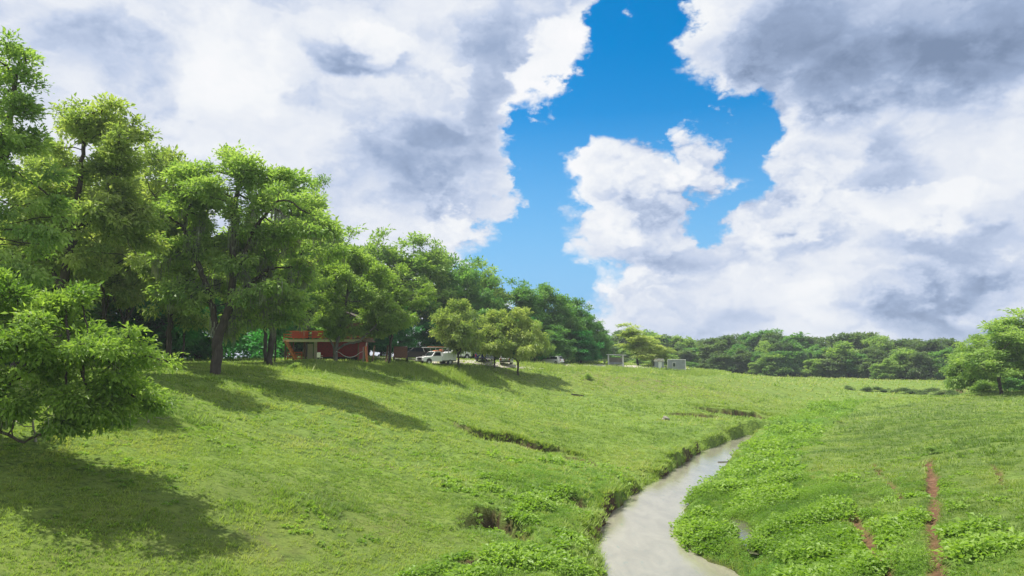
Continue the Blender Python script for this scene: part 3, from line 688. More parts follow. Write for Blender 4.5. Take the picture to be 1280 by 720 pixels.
def hero_tall():
    T = make_tree(seed=41, chains=[[(0, 0, -.5), (.1, 0, 5), (.6, 0, 12), (.9, .5, 12), (1.2, 1, 19.5)]],
                  blobs=[ell(1.5, .3, 22.4, 1.0, 1.2, 2.2), ell(1.6, 0, 19.6, 1.3, 1.4, 1.8), ell(2.0, 0, 16.6, 1.4, 1.4, 1.6), ell(2.2, .3, 14.6, 1.5, 1.4, 1.4), ell(.2, .5, 18, 2, 2, 2.6), ell(1.5, .4, 12.5, 2.6, 2.4, 1.8), ell(2.4, .4, 9.4, 2.6, 2.4, 2.2), ell(-1.8, .5, 13.5, 2.6, 2.4, 3.6), ell(2.2, .8, 6.4, 2.4, 2.2, 2)],
                  r0=.34, n_cl=220, per=7, rc=.7, step=.38, kill=.45, leaf=.25, leaves=24, spread=.26, floor=3.5, aspect=.5)
    place_hero('elm_tree', T, on(-36, 41), 0, 'leaf_mid', 'tallest tree at the left edge rising above all others')
    T = make_tree(seed=43, chains=[[(0, 0, -.5), (.2, 0, 5), (.8, .2, 10)], [(.8, .2, 10), (1.2, 0, 14), (1.4, 0, 17.6)], [(.8, .2, 9.6), (3.2, 0, 13), (4.2, 0, 15.6)], [(.2, 0, 6), (-2, .3, 10)]],
                  blobs=[ell(1.3, 0, 17.8, 3.4, 2.6, 1.5), ell(4.3, 0, 16.2, 2.4, 2, 1.7), ell(-.8, .2, 16.4, 1.8, 1.8, 1.3), ell(-1.4, 0, 13.4, 2.6, 2.4, 1.7), ell(4.8, .3, 13.2, 1.8, 1.8, 1.3), ell(1.9, .3, 11, 4, 3, 1.5), ell(-2.2, .3, 9.8, 2.4, 2.2, 2), ell(.9, .8, 14.8, 2.4, 2, 1.6), ell(-2.8, .5, 15.6, 2, 2, 1.8), ell(2.4, .6, 14.4, 2.2, 2, 1.5), ell(5, .3, 9.4, 2.4, 2.2, 1.8), ell(1, 1, 7.5, 3.4, 2.5, 1.8)],
                  r0=.34, n_cl=310, per=7, rc=.75, step=.4, kill=.45, leaf=.29, leaves=20, spread=.27, floor=3.2, aspect=.5)
    place_hero('pecan_tree', T, on(72, 51), 0, 'leaf_olive', 'tall airy tree with open crown and grey limbs showing sky at far left')
    T = make_tree(seed=47, chains=[[(0, 0, -.5), (0, 0, 1.25)], [(0, 0, 1.2), (-.7, 0, 2.7), (-1.3, .2, 5.5)], [(0, 0, 1.2), (1.1, -.3, 2.1), (3.1, -.3, 2.5), (4.8, -.2, 4.2)], [(0, 0, 1.2), (.6, .3, 5), (1.4, .2, 9)]],
                  blobs=[ell(-1.3, 0, 8, 3.0, 3.0, 3.4), ell(4.2, 0, 8, 3.8, 3.2, 4), ell(1.8, .4, 11.2, 4, 3.4, 3), ell(.6, 1, 5.4, 2.6, 2.4, 1.6), ell(6.6, 0, 5.4, 2.2, 2.2, 2.2), ell(-.8, 0, 4.3, 1.9, 1.8, 1.3), ell(3.2, .3, 4.4, 2.8, 2, 1.2)],
                  r0=.28, n_cl=270, per=7, rc=.78, step=.42, kill=.5, leaf=.33, leaves=24, spread=.3, floor=2.8, aspect=.5, sides=8)
    place_hero('elm_tree', T, on(421, 92), 0, 'leaf_bright', 'rounded tree with pale forked trunk in front of the red house', 'bark_grey')
hero_tall()

NUM = 'first second third fourth fifth sixth seventh eighth ninth tenth eleventh twelfth thirteenth fourteenth fifteenth sixteenth seventeenth eighteenth nineteenth twentieth'.split()
def ordinal(i): return NUM[i] if i < 20 else ('twenty ' + NUM[i - 20] if i < 29 else 'thirtieth' if i == 29 else 'thirty ' + NUM[i - 30])
pt = place_tree
# left forest, by depth
GL = 'trees of the wood on the left bank'
pt('elm_tree', 'near_tall', 215, 66, 178, 118, 'leaf_olive', 'slim olive tree just left of the mossy oak', GL)
pt('elm_tree', 'near_broad', 158, 76, 205, 150, 'leaf_olive', 'tree behind and right of the airy pecan at far left', GL)
pt('elm_tree', 'near_broad', 134, 72, 150, 140, 'leaf_olive', 'broad olive tree close behind the airy pecan', GL)
pt('elm_tree', 'near_broad', 50, 70, 138, 130, 'leaf_olive', 'broad olive tree between the tallest tree and the airy pecan', GL)
pt('elm_tree', 'near_tall', 25, 60, 190, 140, 'leaf_olive', 'olive tree behind the near low tree at the left edge', GL)
pt('elm_tree', 'near_broad', 95, 84, 250, 190, 'leaf_mid', 'mid green tree filling the gap below the airy pecan', GL)
pt('elm_tree', 'dense', 10, 75, 260, 170, 'leaf_dark', 'dark tree behind the olive one at the left edge', GL)
pt('oak_tree', 'near_tall', 340, 82, 208, 130, 'leaf_mid', 'narrow tree leaning out to the right of the mossy oak', GL)
pt('oak_tree', 'near_broad', 335, 88, 262, 120, 'leaf_dark', 'dark tree behind the mossy oak', GL)
pt('elm_tree', 'broad', 420, 113, 278, 110, 'leaf_mid', 'tree standing behind the left end of the red house', GL)
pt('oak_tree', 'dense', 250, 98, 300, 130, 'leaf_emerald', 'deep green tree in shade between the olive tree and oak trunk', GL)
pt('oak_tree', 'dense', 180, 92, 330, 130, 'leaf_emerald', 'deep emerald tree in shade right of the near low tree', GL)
pt('elm_tree', 'near_broad', 488, 98, 326, 92, 'leaf_bright', 'bright drooping tree left of the white utility truck', GL)
pt('oak_tree', 'dense', 395, 132, 318, 110, 'leaf_dark', 'dark leafy tree behind the middle of the red house', GL)
pt('oak_tree', 'dense', 345, 126, 300, 110, 'leaf_dark', 'dark leafy tree behind the left corner of the red house', GL)
pt('oak_tree', 'dense', 435, 130, 330, 90, 'leaf_dark', 'dark leafy tree behind the right end of the red house', GL)
pt('elm_tree', 'broad', 60, 100, 235, 150, 'leaf_dark', 'dark tree farthest back behind the airy pecan', GL)
pt('elm_tree', 'near_broad', 386, 113, 218, 100, 'leaf_mid', 'tall tree rising behind the left part of the red house roof', GL)
GB = 'tall forest behind the parked vehicles'
BAND = [(462, 124, 281, 88, 'broad', 'mid'), (500, 128, 286, 84, 'tall', 'mid'), (532, 134, 292, 78, 'broad', 'mid'), (560, 140, 312, 70, 'dense', 'dark'), (592, 144, 316, 72, 'broad', 'dark'),
        (618, 150, 322, 64, 'tall', 'mid'), (648, 152, 346, 70, 'broad', 'dark'), (672, 157, 352, 62, 'dense', 'dark'), (700, 160, 366, 58, 'dense', 'dark'), (722, 166, 370, 54, 'dense', 'dark'), (740, 172, 392, 42, 'dense', 'dark')]
for i, (px, d, top, w, p, c) in enumerate(BAND):
    pt('forest_tree', p, px, d, top, w, 'leaf_' + c, f'{ordinal(i)} tree from the left in the tall forest behind the vehicles', GB)
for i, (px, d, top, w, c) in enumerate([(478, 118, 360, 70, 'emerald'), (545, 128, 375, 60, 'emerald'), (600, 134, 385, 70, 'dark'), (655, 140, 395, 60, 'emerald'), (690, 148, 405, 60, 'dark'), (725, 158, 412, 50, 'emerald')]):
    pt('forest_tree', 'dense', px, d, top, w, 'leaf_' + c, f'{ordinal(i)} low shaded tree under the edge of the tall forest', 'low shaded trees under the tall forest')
GT = 'small trees along the gravel drive'
pt('roadside_tree', 'spread', 574, 107, 370, 66, 'leaf_olive', 'small olive tree on the bank top right of the utility truck', GT)
pt('roadside_tree', 'spread', 618, 113, 384, 60, 'leaf_olive', 'left of two small olive trees by the parked cars', GT)
pt('roadside_tree', 'spread', 647, 113, 381, 62, 'leaf_olive', 'right of two small olive trees by the parked cars', GT)
pt('roadside_tree', 'spread', 668, 136, 398, 40, 'leaf_mid', 'small bushy tree at the right end of the gravel drive', GT)
pt('willow_tree', 'tall', 796, 176, 402, 52, 'leaf_olive', 'taller yellow green tree right of the open shelter')
pt('willow_tree', 'broad', 816, 182, 418, 40, 'leaf_olive', 'shorter yellow green tree right of the open shelter', )
# dark undergrowth under the left trees
GS = 'bushes under the left trees'
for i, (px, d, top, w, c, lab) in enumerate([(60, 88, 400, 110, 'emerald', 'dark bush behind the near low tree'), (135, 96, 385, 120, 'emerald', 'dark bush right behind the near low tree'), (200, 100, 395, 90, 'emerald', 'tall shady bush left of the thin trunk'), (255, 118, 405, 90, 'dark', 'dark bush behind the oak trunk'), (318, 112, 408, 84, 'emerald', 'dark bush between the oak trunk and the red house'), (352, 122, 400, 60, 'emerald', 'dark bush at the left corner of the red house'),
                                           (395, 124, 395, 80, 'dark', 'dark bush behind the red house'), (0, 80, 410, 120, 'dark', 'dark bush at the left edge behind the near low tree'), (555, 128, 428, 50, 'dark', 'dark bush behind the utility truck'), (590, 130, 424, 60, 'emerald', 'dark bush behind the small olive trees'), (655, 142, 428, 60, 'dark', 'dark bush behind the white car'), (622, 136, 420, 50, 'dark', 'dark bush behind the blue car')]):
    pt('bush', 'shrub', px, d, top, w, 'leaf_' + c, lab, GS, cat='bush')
# thin bare trunk standing in the shade
def thin_trunk(px, d, h, label):
    T = make_tree(seed=px, chains=[[(0, 0, -.3), (.1, 0, h * .6), (0, .1, h)]], blobs=[ell(0, 0, h, 1.4, 1.4, 1.3), ell(.3, 0, h + 1.6, 1.2, 1.2, 1.2)], r0=.12, n_cl=18, per=7, rc=.6, step=.4, kill=.5, leaf=.3, leaves=24, spread=.3, floor=h * .6)
    place_hero('young_tree', T, on(px, d), 0, 'leaf_emerald', label)
thin_trunk(232, 78, 4.5, 'young tree with thin bare trunk in the shade left of the oak')
thin_trunk(346, 92, 4.2, 'young tree with thin bare trunk left of the red house')

# distant treeline: front row and back row
rr = random.Random(3)
TOPS = [(752, 416), (790, 418), (830, 414), (850, 420), (875, 422), (890, 414), (915, 416), (945, 418), (968, 408), (990, 415), (1020, 420), (1050, 417), (1075, 415), (1100, 424), (1125, 420), (1150, 422), (1175, 424), (1200, 428), (1230, 430)]
def topline(px):
    for (a, ya), (b, yb) in zip(TOPS, TOPS[1:]):
        if a <= px <= b: return ya + (yb - ya) * (px - a) / (b - a)
    return TOPS[0][1] if px < TOPS[0][0] else TOPS[-1][1]
def farrow(px0, px1, stepx, dfun, dtop, label, group, aspect=.72):
    px = px0; i = 0
    while px < px1:
        d = dfun(px) + rr.uniform(-8, 8); top = topline(px) + dtop + rr.uniform(-6, 7); hp = 360 + F * math.tan(PITCH + (CAMZ - 3) / d) - top
        pt('distant_tree', rr.choice(['far_round', 'far_oval', 'far_wide']), px, d, top, max(15, hp * aspect * rr.uniform(.8, 1.25)), rr.choice(['leaf_far', 'leaf_far', 'leaf_mid', 'leaf_dark']), label % ordinal(i), group)
        px += stepx * rr.uniform(.7, 1.3); i += 1
dfar = lambda px: 258 - max(0, px - 1000) * .20
farrow(758, 1235, 15.5, lambda p: dfar(p) + 34, 0, '%s tree from the left in the back row of the distant treeline', 'back row of the distant treeline')
farrow(742, 1215, 16, dfar, 13, '%s tree from the left in the front row of the distant treeline', 'front row of the distant treeline')
farrow(750, 1215, 15, lambda p: dfar(p) - 9, 29, '%s low tree from the left along the foot of the distant treeline', 'low trees at the foot of the distant treeline', .95)
# right-hand clump
pt('pecan_tree', 'broad', 1243, 110, 402, 86, 'leaf_mid', 'leafy tree with a short dark trunk on the right bank')
pt('pecan_tree', 'broad', 1290, 112, 382, 110, 'leaf_mid', 'large tree cut by the right edge of the photo')
pt('pecan_tree', 'dense', 1212, 124, 416, 58, 'leaf_mid', 'rounded tree left of the short dark trunk on the right bank')
pt('pecan_tree', 'dense', 1262, 135, 400, 90, 'leaf_dark', 'darker tree behind the right bank trees')
pt('bush', 'shrub', 1222, 116, 474, 40, 'leaf_mid', 'bush at the foot of the rounded right bank tree', cat='bush')
pt('bush', 'shrub', 1270, 126, 470, 50, 'leaf_dark', 'dark bush between the right bank trunks', cat='bush')
for i, (px, d, h, w) in enumerate([(1056, 178, 8, 16), (1078, 176, 9, 20), (1096, 174, 10, 18), (1112, 172, 9, 16), (1130, 168, 11, 24), (1150, 164, 12, 26), (1168, 158, 11, 24), (1184, 152, 12, 22)]):
    b = on(px, d); top = 360 - F * math.tan(math.atan2(b.z - CAMZ, d) - PITCH) - h * .75
    pt('bush', 'shrub', px, d, top, w, 'leaf_far', f'{ordinal(i)} bush from the left on the far creek bank', 'bushes along the far creek bank', cat='bush')
for px, py, h, w, lab in ((735, 474, 8, 12, 'small sapling alone on the slope below the open shelter'), (368, 462, 10, 18, 'small dark shrub on the lawn before the red house'), (1158, 570, 12, 18, 'weedy bush at the top of the long red rut')):
    p = hit(px, py); pt('sapling', 'shrub', px, p.y, py - h, w, 'leaf_mid', lab, cat='shrub')

# ------------------------------------------------------------------ built things
M['red_wall'] = simple('red painted boards', (.32, .018, .02), .7, var=.3, scale=2, wear=(.1, .02, .015))
M['orange_wood'] = simple('orange stained wood', (.55, .18, .055), .75, var=.3, scale=4)
M['red_panel'] = simple('red railing panel', (.62, .08, .035), .6, var=.2)
M['cream'] = simple('cream trim paint', (.6, .55, .42), .7, var=.15)
M['brown_wood'] = simple('weathered brown wood', (.16, .1, .06), .85, var=.35, scale=3)
M['grey_wood'] = simple('weathered grey wood', (.28, .26, .23), .9, var=.3, scale=3)
M['roof'] = simple('dark shingle roof', (.09, .075, .065), .9, var=.3)
M['white'] = simple('white vehicle paint', (.78, .78, .77), .3, var=.04, coat=.5)
M['white_flat'] = simple('white painted metal', (.72, .72, .7), .55, var=.1)
M['blue'] = simple('dark blue vehicle paint', (.012, .025, .12), .25, var=.1, coat=.7)
M['black'] = simple('black plastic', (.015, .015, .016), .5)
M['tyre'] = simple('tyre rubber', (.018, .018, .018), .85)
M['rim'] = simple('wheel alloy', (.45, .45, .46), .35, .8)
M['rust'] = simple('rust brown paint', (.17, .07, .045), .75, var=.35, wear=(.09, .045, .03))
M['rust_roof'] = simple('rusting pale metal roof', (.62, .6, .57), .6, var=.15, scale=1.5, wear=(.34, .1, .07))
M['steel'] = simple('ladder rack steel', (.55, .56, .57), .45, .6)
M['ladder'] = simple('orange ladder fibreglass', (.6, .2, .08), .55)
M['lamp'] = simple('headlight glass', (.8, .82, .85), .1, coat=1)
M['tail'] = simple('tail light red', (.4, .012, .01), .2, coat=1)
M['tarp'] = simple('pale cloth', (.7, .69, .66), .8)
def glass():
    m, nt, bs = mat('dark window glass'); bs.inputs['Base Color'].default_value = (.03, .045, .06, 1); bs.inputs['Roughness'].default_value = .04; bs.inputs['Specular IOR Level'].default_value = .9; return m
M['glass'] = glass()
def ribbed(name, col, sc=14):
    m, nt, bs = mat(name)
    w = nt.nodes.new('ShaderNodeTexWave'); w.inputs['Scale'].default_value = sc; w.bands_direction = 'X'; nt.links.new(objco(nt), w.inputs[0])
    n = noise(nt, objco(nt), 2, 5, .6); nt.links.new(ramp(nt, n, [(.3, tuple(c * .75 for c in col)), (.7, col)]), bs.inputs['Base Color'])
    bs.inputs['Roughness'].default_value = .5; bump(nt, bs, w.outputs['Fac'], .6, .03); return m
M['ribbed'] = ribbed('ribbed grey metal', (.36, .38, .42), 5)

def house():
    e = empty('red_house', on(410, 99), R(-2)); e.location.z -= .05
    bm = B(); box(bm, (1.5, 3, 1.3), (5.6, 6, 2.6)); obj('wall', bm, M['red_wall'], e)
    bm = B(); box(bm, (1.5, -.02, .25), (5.62, .1, .5)); obj('plinth', bm, M['black'], e)
    d = None
    bm = B(); box(bm, (-2.35, .3, 1.15), (.75, .08, 2.3), bev=.01); obj('door', bm, M['cream'], e)
    bm = B(); box(bm, (-1.55, .1, 1.3), (.42, .12, 2.6)); obj('wall_panel', bm, M['cream'], e)
    bm = B(); box(bm, (0, 2, 2.7), (10.6, 8.4, .2)); obj('deck', bm, M['brown_wood'], e)
    bm = B(); box(bm, (0, -2.26, 2.68), (10.7, .1, .34)); obj('fascia', bm, M['cream'], e)
    for x, y in ((-5, -2), (-3.9, -2), (-2.9, 0), (-5, 5.8), (4.9, -2), (1.6, -2), (-3.3, 5.8)):
        bm = B(); box(bm, (x, y, 1.3), (.16, .16, 2.6)); obj('post', bm, M['brown_wood'], e)
    bm = B()
    for z in (3.2, 3.55, 3.95): box(bm, (0, -2.1, z), (10.4, .06, .12))
    for x in (-5.2, 5.2):
        for z in (3.2, 3.55, 3.95): box(bm, (x, 1.2, z), (.06, 6.6, .12))
    for i in range(9): box(bm, (-5.2 + i * 1.3, -2.1, 3.38), (.1, .1, 1.2))
    rl = obj('railing', bm, M['orange_wood'], e)
    for x, w in ((-3.0, 2.2), (-.6, 1.6)):
        bm = B(); box(bm, (x, -2.18, 3.45), (w, .04, .85)); obj('red_panel', bm, M['red_panel'], rl)
    bm = B(); box(bm, (2.2, 3.6, 4.0), (5.8, 4.6, 2.4)); obj('upper_wall', bm, M['brown_wood'], e)
    for x in (.6, 3.6):
        bm = B(); box(bm, (x, 1.27, 4.1), (1.1, .08, 1.1)); w = obj('window', bm, M['cream'], e)
        bm = B(); box(bm, (x, 1.21, 4.1), (.9, .06, .9)); obj('pane', bm, M['glass'], w)
    bm = B(); prism(bm, [(-1.2, 5.1), (2.2, 6.6), (5.6, 5.1), (5.6, 5.25), (2.2, 6.8), (-1.2, 5.25)], .9, 6.3); obj('roof', bm, M['roof'], e)
    bm = B()
    for i in range(9): box(bm, (-4.6 + i * .16, -2.5 - i * .01, 2.5 - i * .29), (.3, .9, .05))
    for y in (-2.95, -2.05): beam(bm, (-4.8, y, 2.65), (-3.2, y, 0), .06, .22)
    obj('stairs', bm, M['orange_wood'], e)
    bm = B()
    for z in (.35, .75, 1.1): box(bm, (-3.9, -1.4, z), (2.1, .05, .18))
    for x in (-4.9, -3.9, -2.95): box(bm, (x, -1.4, .6), (.1, .1, 1.2))
    obj('lower_railing', bm, M['orange_wood'], e)
    tag(e, 'red house with raised wooden deck and orange railing behind the trees', 'house')
house()
def hammock():
    a = on(421, 91.4); z0 = a.z
    V = []; n = 24; L = 2.6
    for i in range(n + 1):
        t = i / n; sag = 4 * t * (1 - t); w = .06 + .28 * math.sin(math.pi * t)
        for s in (-1, -.4, .4, 1):
            V.append((.5 + L * t, s * w, 1.1 - .7 * sag + .1 * abs(s) * sag))
    q = [(i * 4 + j, i * 4 + j + 1, i * 4 + j + 5, i * 4 + j + 4) for i in range(n) for j in range(3)]
    e = empty('hammock', (a.x, a.y, z0), R(12))
    o = obj('cloth', nmesh('cloth', V, quads=q, smooth=True), M['tarp'], e); s = o.modifiers.new('s', 'SOLIDIFY'); s.thickness = .03
    for p_, q_ in (((.1, 0, 1.2), (.52, 0, 1.1)), ((3.08, 0, 1.1), (3.4, 0, 1.2))):
        bm = B(); bar(bm, p_, q_, .02); obj('rope', bm, M['tarp'], e)
    bm = B(); box(bm, (3.45, 0, .85), (.12, .12, 1.9)); obj('post', bm, M['grey_wood'], e)
    tag(e, 'white hammock slung from the forked tree before the red house', 'hammock')
hammock()
def lawn_chair(px, d):
    b = on(px, d); e = empty('lawn_chair', b, R(160))
    bm = B(); box(bm, (0, 0, .42), (.55, .5, .05), bev=.01); obj('seat', bm, M['white_flat'], e)
    bm = B(); box(bm, (0, .27, .75), (.55, .05, .62), bev=.01); obj('backrest', bm, M['white_flat'], e)
    for x in (-.25, .25):
        for y in (-.22, .25):
            bm = B(); bar(bm, (x, y, 0), (x, y, .42), .02); obj('leg', bm, M['white_flat'], e)
        bm = B(); box(bm, (x, 0, .64), (.06, .5, .04)); obj('armrest', bm, M['white_flat'], e)
    tag(e, 'small white chair in front of the red wall', 'chair')
lawn_chair(402, 95.5)
for i, (px, d, h, lean, m, lab) in enumerate([(456, 96.5, 2.6, .35, 'grey_wood', 'pale grey board leaning at the right end of the red house'), (461, 96.2, 2.2, -.3, 'orange_wood', 'orange board leaning at the right end of the red house'), (467, 96.4, 2.4, .25, 'brown_wood', 'brown board leaning right of the orange one'), (484, 99, 2.3, .2, 'brown_wood', 'brown upright board just left of the rusty trailer')]):
    b = on(px, d); bm = B(); beam(bm, (0, 0, -.02), (lean, .3, h), .3, .06)
    o = tag(obj('leaning_board', bm, M[m]), lab, 'board', 'boards leaning beside the house'); o.location = b

def wheel(parent, x, y, r, w):
    bm = B(); vs = bar(bm, (x, y - w / 2, r), (x, y + w / 2, r), r, n=24)
    bmesh.ops.bevel(bm, geom=[e for e in bm.edges if e.calc_face_angle(0) > .8], offset=.04, segments=2, affect='EDGES')
    t = obj('wheel', bm, M['tyre'], parent); s = 1 if y > 0 else -1
    bm = B(); bar(bm, (x, y + s * (w / 2 - .03), r), (x, y + s * (w / 2 + .012), r), r * .6, r * .52, n=16); obj('rim', bm, M['rim'], t)
def lights(e, xf, xb, y, zf, zb):
    for s in (-1, 1):
        bm = B(); box(bm, (xf, s * y, zf), (.1, .36, .2), bev=.03); obj('headlight', bm, M['lamp'], e)
        bm = B(); box(bm, (xb, s * (y + .05), zb), (.08, .2, .34), bev=.02); obj('tail_light', bm, M['tail'], e)
def glazing(e, cab, taper, hw, win, front, back):
    """side windows, windscreen and rear window set just proud of the cabin"""
    for s in (-1, 1):
        for w in win:
            bm = B(); pts = [(x, s * (hw * taper(z) + .012), z) for x, z in w]; quad(bm, *pts); bmesh.ops.solidify(bm, geom=bm.faces[:], thickness=.01); obj('side_window', bm, M['glass'], e)
    for nm, (x0, z0, x1, z1), off in (('windscreen', front, .012), ('rear_window', back, -.012)):
        bm = B(); a = hw * taper(z0) - .1; b = hw * taper(z1) - .12
        quad(bm, (x0 + off, -a, z0 + .012), (x0 + off, a, z0 + .012), (x1 + off, b, z1 + .012), (x1 + off, -b, z1 + .012)); bmesh.ops.solidify(bm, geom=bm.faces[:], thickness=.01); obj(nm, bm, M['glass'], e)
def car(name, label, cat, loc, rz, paint, L=4.6, W=1.84, Hh=1.5, suv=False, group=None):
    e = empty(name, loc, rz); h = W / 2; belt = .95 if not suv else 1.08; tp = lambda z: 1 - .17 * max(0, (z - belt) / (Hh - belt))
    bm = B(); prism(bm, [(-L / 2, .42), (-L / 2 + .02, belt - .05), (-L / 2 + .15, belt), (L * .2, belt + .02), (L / 2 - .2, belt - .16), (L / 2, belt - .36), (L / 2, .36), (L / 2 - .3, .26), (-L / 2 + .3, .26)], -h, h, bev=.06); obj('body', bm, paint, e)
    rb = -L / 2 + (.12 if suv else .55); rt = rb + (.3 if suv else .65)
    bm = B(); prism(bm, [(rb, belt - .04), (rt, Hh - .03), (rt + .3, Hh), (L * .02, Hh), (L * .24, belt - .04)], -h + .03, h - .03, taper=tp, bev=.05); obj('cabin', bm, paint, e)
    zt = Hh - .12; z0 = belt + .06
    glazing(e, None, tp, h - .03, [[(rb + .55, z0), (rt + .3, zt), (-L * .03, zt), (-L * .03, z0)], [(L * .0, z0), (L * .0, zt), (L * .045, zt), (L * .2, z0)]], (L * .225, belt + .08, L * .055, Hh - .07), (rb + .02, belt + .1, rt - .03, Hh - .09))
    for x in (-L * .3, L * .31):
        for y in (-h + .1, h - .1): wheel(e, x, y, .34 if not suv else .38, .24)
    lights(e, L / 2 - .06, -L / 2 + .02, h - .25, belt - .3, belt - .15)
    bm = B(); box(bm, (L / 2 + .01, 0, .42), (.1, W * .9, .16), bev=.03); box(bm, (-L / 2 - .01, 0, .45), (.1, W * .92, .2), bev=.03); obj('bumper', bm, M['black'], e)
    bm = B(); box(bm, (-L / 2 - .02, 0, .72), (.02, .4, .13)); obj('number_plate', bm, M['white_flat'], e)
    return tag(e, label, cat, group)
def truck(name, label, loc, rz, paint, service=False, group=None):
    e = empty(name, loc, rz); L, W = 5.9, 2.0; h = W / 2; tp = lambda z: 1 - .14 * max(0, (z - 1.25) / .75)
    bm = B(); prism(bm, [(.1, .5), (.1, 1.27), (1.45, 1.27), (1.6, 1.24), (L / 2 - .1, 1.12), (L / 2, .95), (L / 2, .5)], -h, h, bev=.06); obj('body', bm, paint, e)
    bm = B(); prism(bm, [(-.35, 1.2), (-.32, 1.93), (-.1, 1.99), (.75, 1.99), (1.5, 1.22)], -h + .03, h - .03, taper=tp, bev=.06); obj('cab', bm, paint, e)
    bm = B(); box(bm, (-.15, 0, .87), (.6, W - .01, .75), bev=.05); obj('cab_base', bm, paint, e)
    glazing(e, None, tp, h - .03, [[(-.15, 1.32), (-.12, 1.86), (.7, 1.86), (1.22, 1.32)]], (1.42, 1.31, .84, 1.9), (-.35, 1.34, -.33, 1.84))
    if service:
        bm = B(); box(bm, (-1.75, 0, .62), (2.5, W * .9, .2)); obj('chassis', bm, M['black'], e)
        for s in (-1, 1):
            bm = B(); box(bm, (-1.75, s * (h - .2), 1.18), (2.5, .42, 1.05), bev=.03); sb = obj('service_box', bm, paint, e)
            for x, w in ((-2.6, .65), (-1.75, .8), (-.9, .65)):
                bm = B(); box(bm, (x, s * (h + .012), 1.3 if w > .7 else 1.18), (w - .06, .03, .55 if w > .7 else .9), bev=.01); obj('locker_door', bm, M['white_flat'], sb)
        bm = B(); box(bm, (-1.75, 0, .85), (2.5, W - .84, .1)); obj('bed_floor', bm, M['white_flat'], e)
        bm = B()
        for x in (-2.9, -1.7, -.55):
            for s in (-1, 1): bar(bm, (x, s * (h - .12), 1.68), (x, s * (h - .12), 2.55), .04)
            bar(bm, (x, -h + .12, 2.55), (x, h - .12, 2.55), .04)
        for s in (-1, 1):
            bar(bm, (-3, s * (h - .12), 2.55), (2.0, s * (h - .12), 2.55), .045); bar(bm, (-3, s * (h - .12), 2.2), (-.5, s * (h - .12), 2.2), .03)
            bar(bm, (1.8, s * (h - .12), 2.55), (1.5, s * (h - .12), 1.9), .035)
        bar(bm, (1.9, -h + .12, 2.55), (1.9, h - .12, 2.55), .04)
        obj('ladder_rack', bm, M['steel'], e)
        bm = B()
        for s in (-.18, .18): box(bm, (-.6, s + .35, 2.66), (4.6, .05, .09))
        for i in range(14): box(bm, (-2.7 + i * .33, .35, 2.66), (.04, .33, .04))
        obj('ladder', bm, M['ladder'], e)
        bm = B(); bar(bm, (-1.0, -.4, 2.12), (-1.0, .3, 2.12), .2, n=12); box(bm, (.1, 0, 2.06), (.3, 1.1, .12), bev=.03); obj('roof_beacon', bm, M['ladder'], e)
    else:
        for s in (-1, 1):
            bm = B(); box(bm, (-1.85, s * (h - .06), .92), (2.2, .12, .8), bev=.03); obj('bed_side', bm, paint, e)
        bm = B(); box(bm, (-1.85, 0, .62), (2.2, W - .24, .1)); obj('bed_floor', bm, M['black'], e)
        bm = B(); box(bm, (-2.92, 0, .92), (.08, W - .26, .76), bev=.02); obj('tailgate', bm, paint, e)
    for x in (-1.85, 1.95):
        for y in (-h + .12, h - .12): wheel(e, x, y, .4, .27)
    bm = B()
    for x in (-1.85, 1.95):
        for s in (-1, 1): bar(bm, (x, s * (h - .3), .5), (x, s * (h + .006), .5), .5, n=20)
    obj('wheel_arch', bm, M['black'], e)
    bm = B(); box(bm, (L / 2 + .01, 0, .92), (.06, 1.1, .36), bev=.02); obj('grille', bm, M['black'], e)
    bm = B(); box(bm, (L / 2 + .05, 0, .55), (.2, W, .24), bev=.04); obj('bumper', bm, M['black'], e)
    lights(e, L / 2 - .03, -L / 2 - .02, h - .22, .98, 1.0)
    for s in (-1, 1):
        bm = B(); box(bm, (1.05, s * (h + .14), 1.45), (.12, .22, .3), bev=.03); obj('mirror', bm, M['black'], e)
    return tag(e, label, 'truck', group)
truck('utility_truck', 'white utility truck with ladder rack parked on the drive', on(546, 107), R(222), M['white'], True)
truck('pickup_truck', 'white pickup half hidden behind the utility truck', on(569, 121), R(222), M['white'])
car('parked_car', 'dark car in shade between the rusty trailer and utility truck', 'car', on(516, 110), R(215), M['black'], 4.7, 1.9, 1.75, True)
car('parked_car', 'dark blue car showing its tail left of the white car', 'car', on(606, 118), R(75), M['blue'], 4.8, 1.9, 1.75, True)
car('parked_car', 'white car parked beside the dark blue one', 'car', on(633, 119), R(85), M['white'], 4.6, 1.85, 1.5)
car('parked_car', 'white car standing alone by the forest edge in tall grass', 'car', on(689, 143), R(150), M['white'], 4.7, 1.9, 1.7, True)

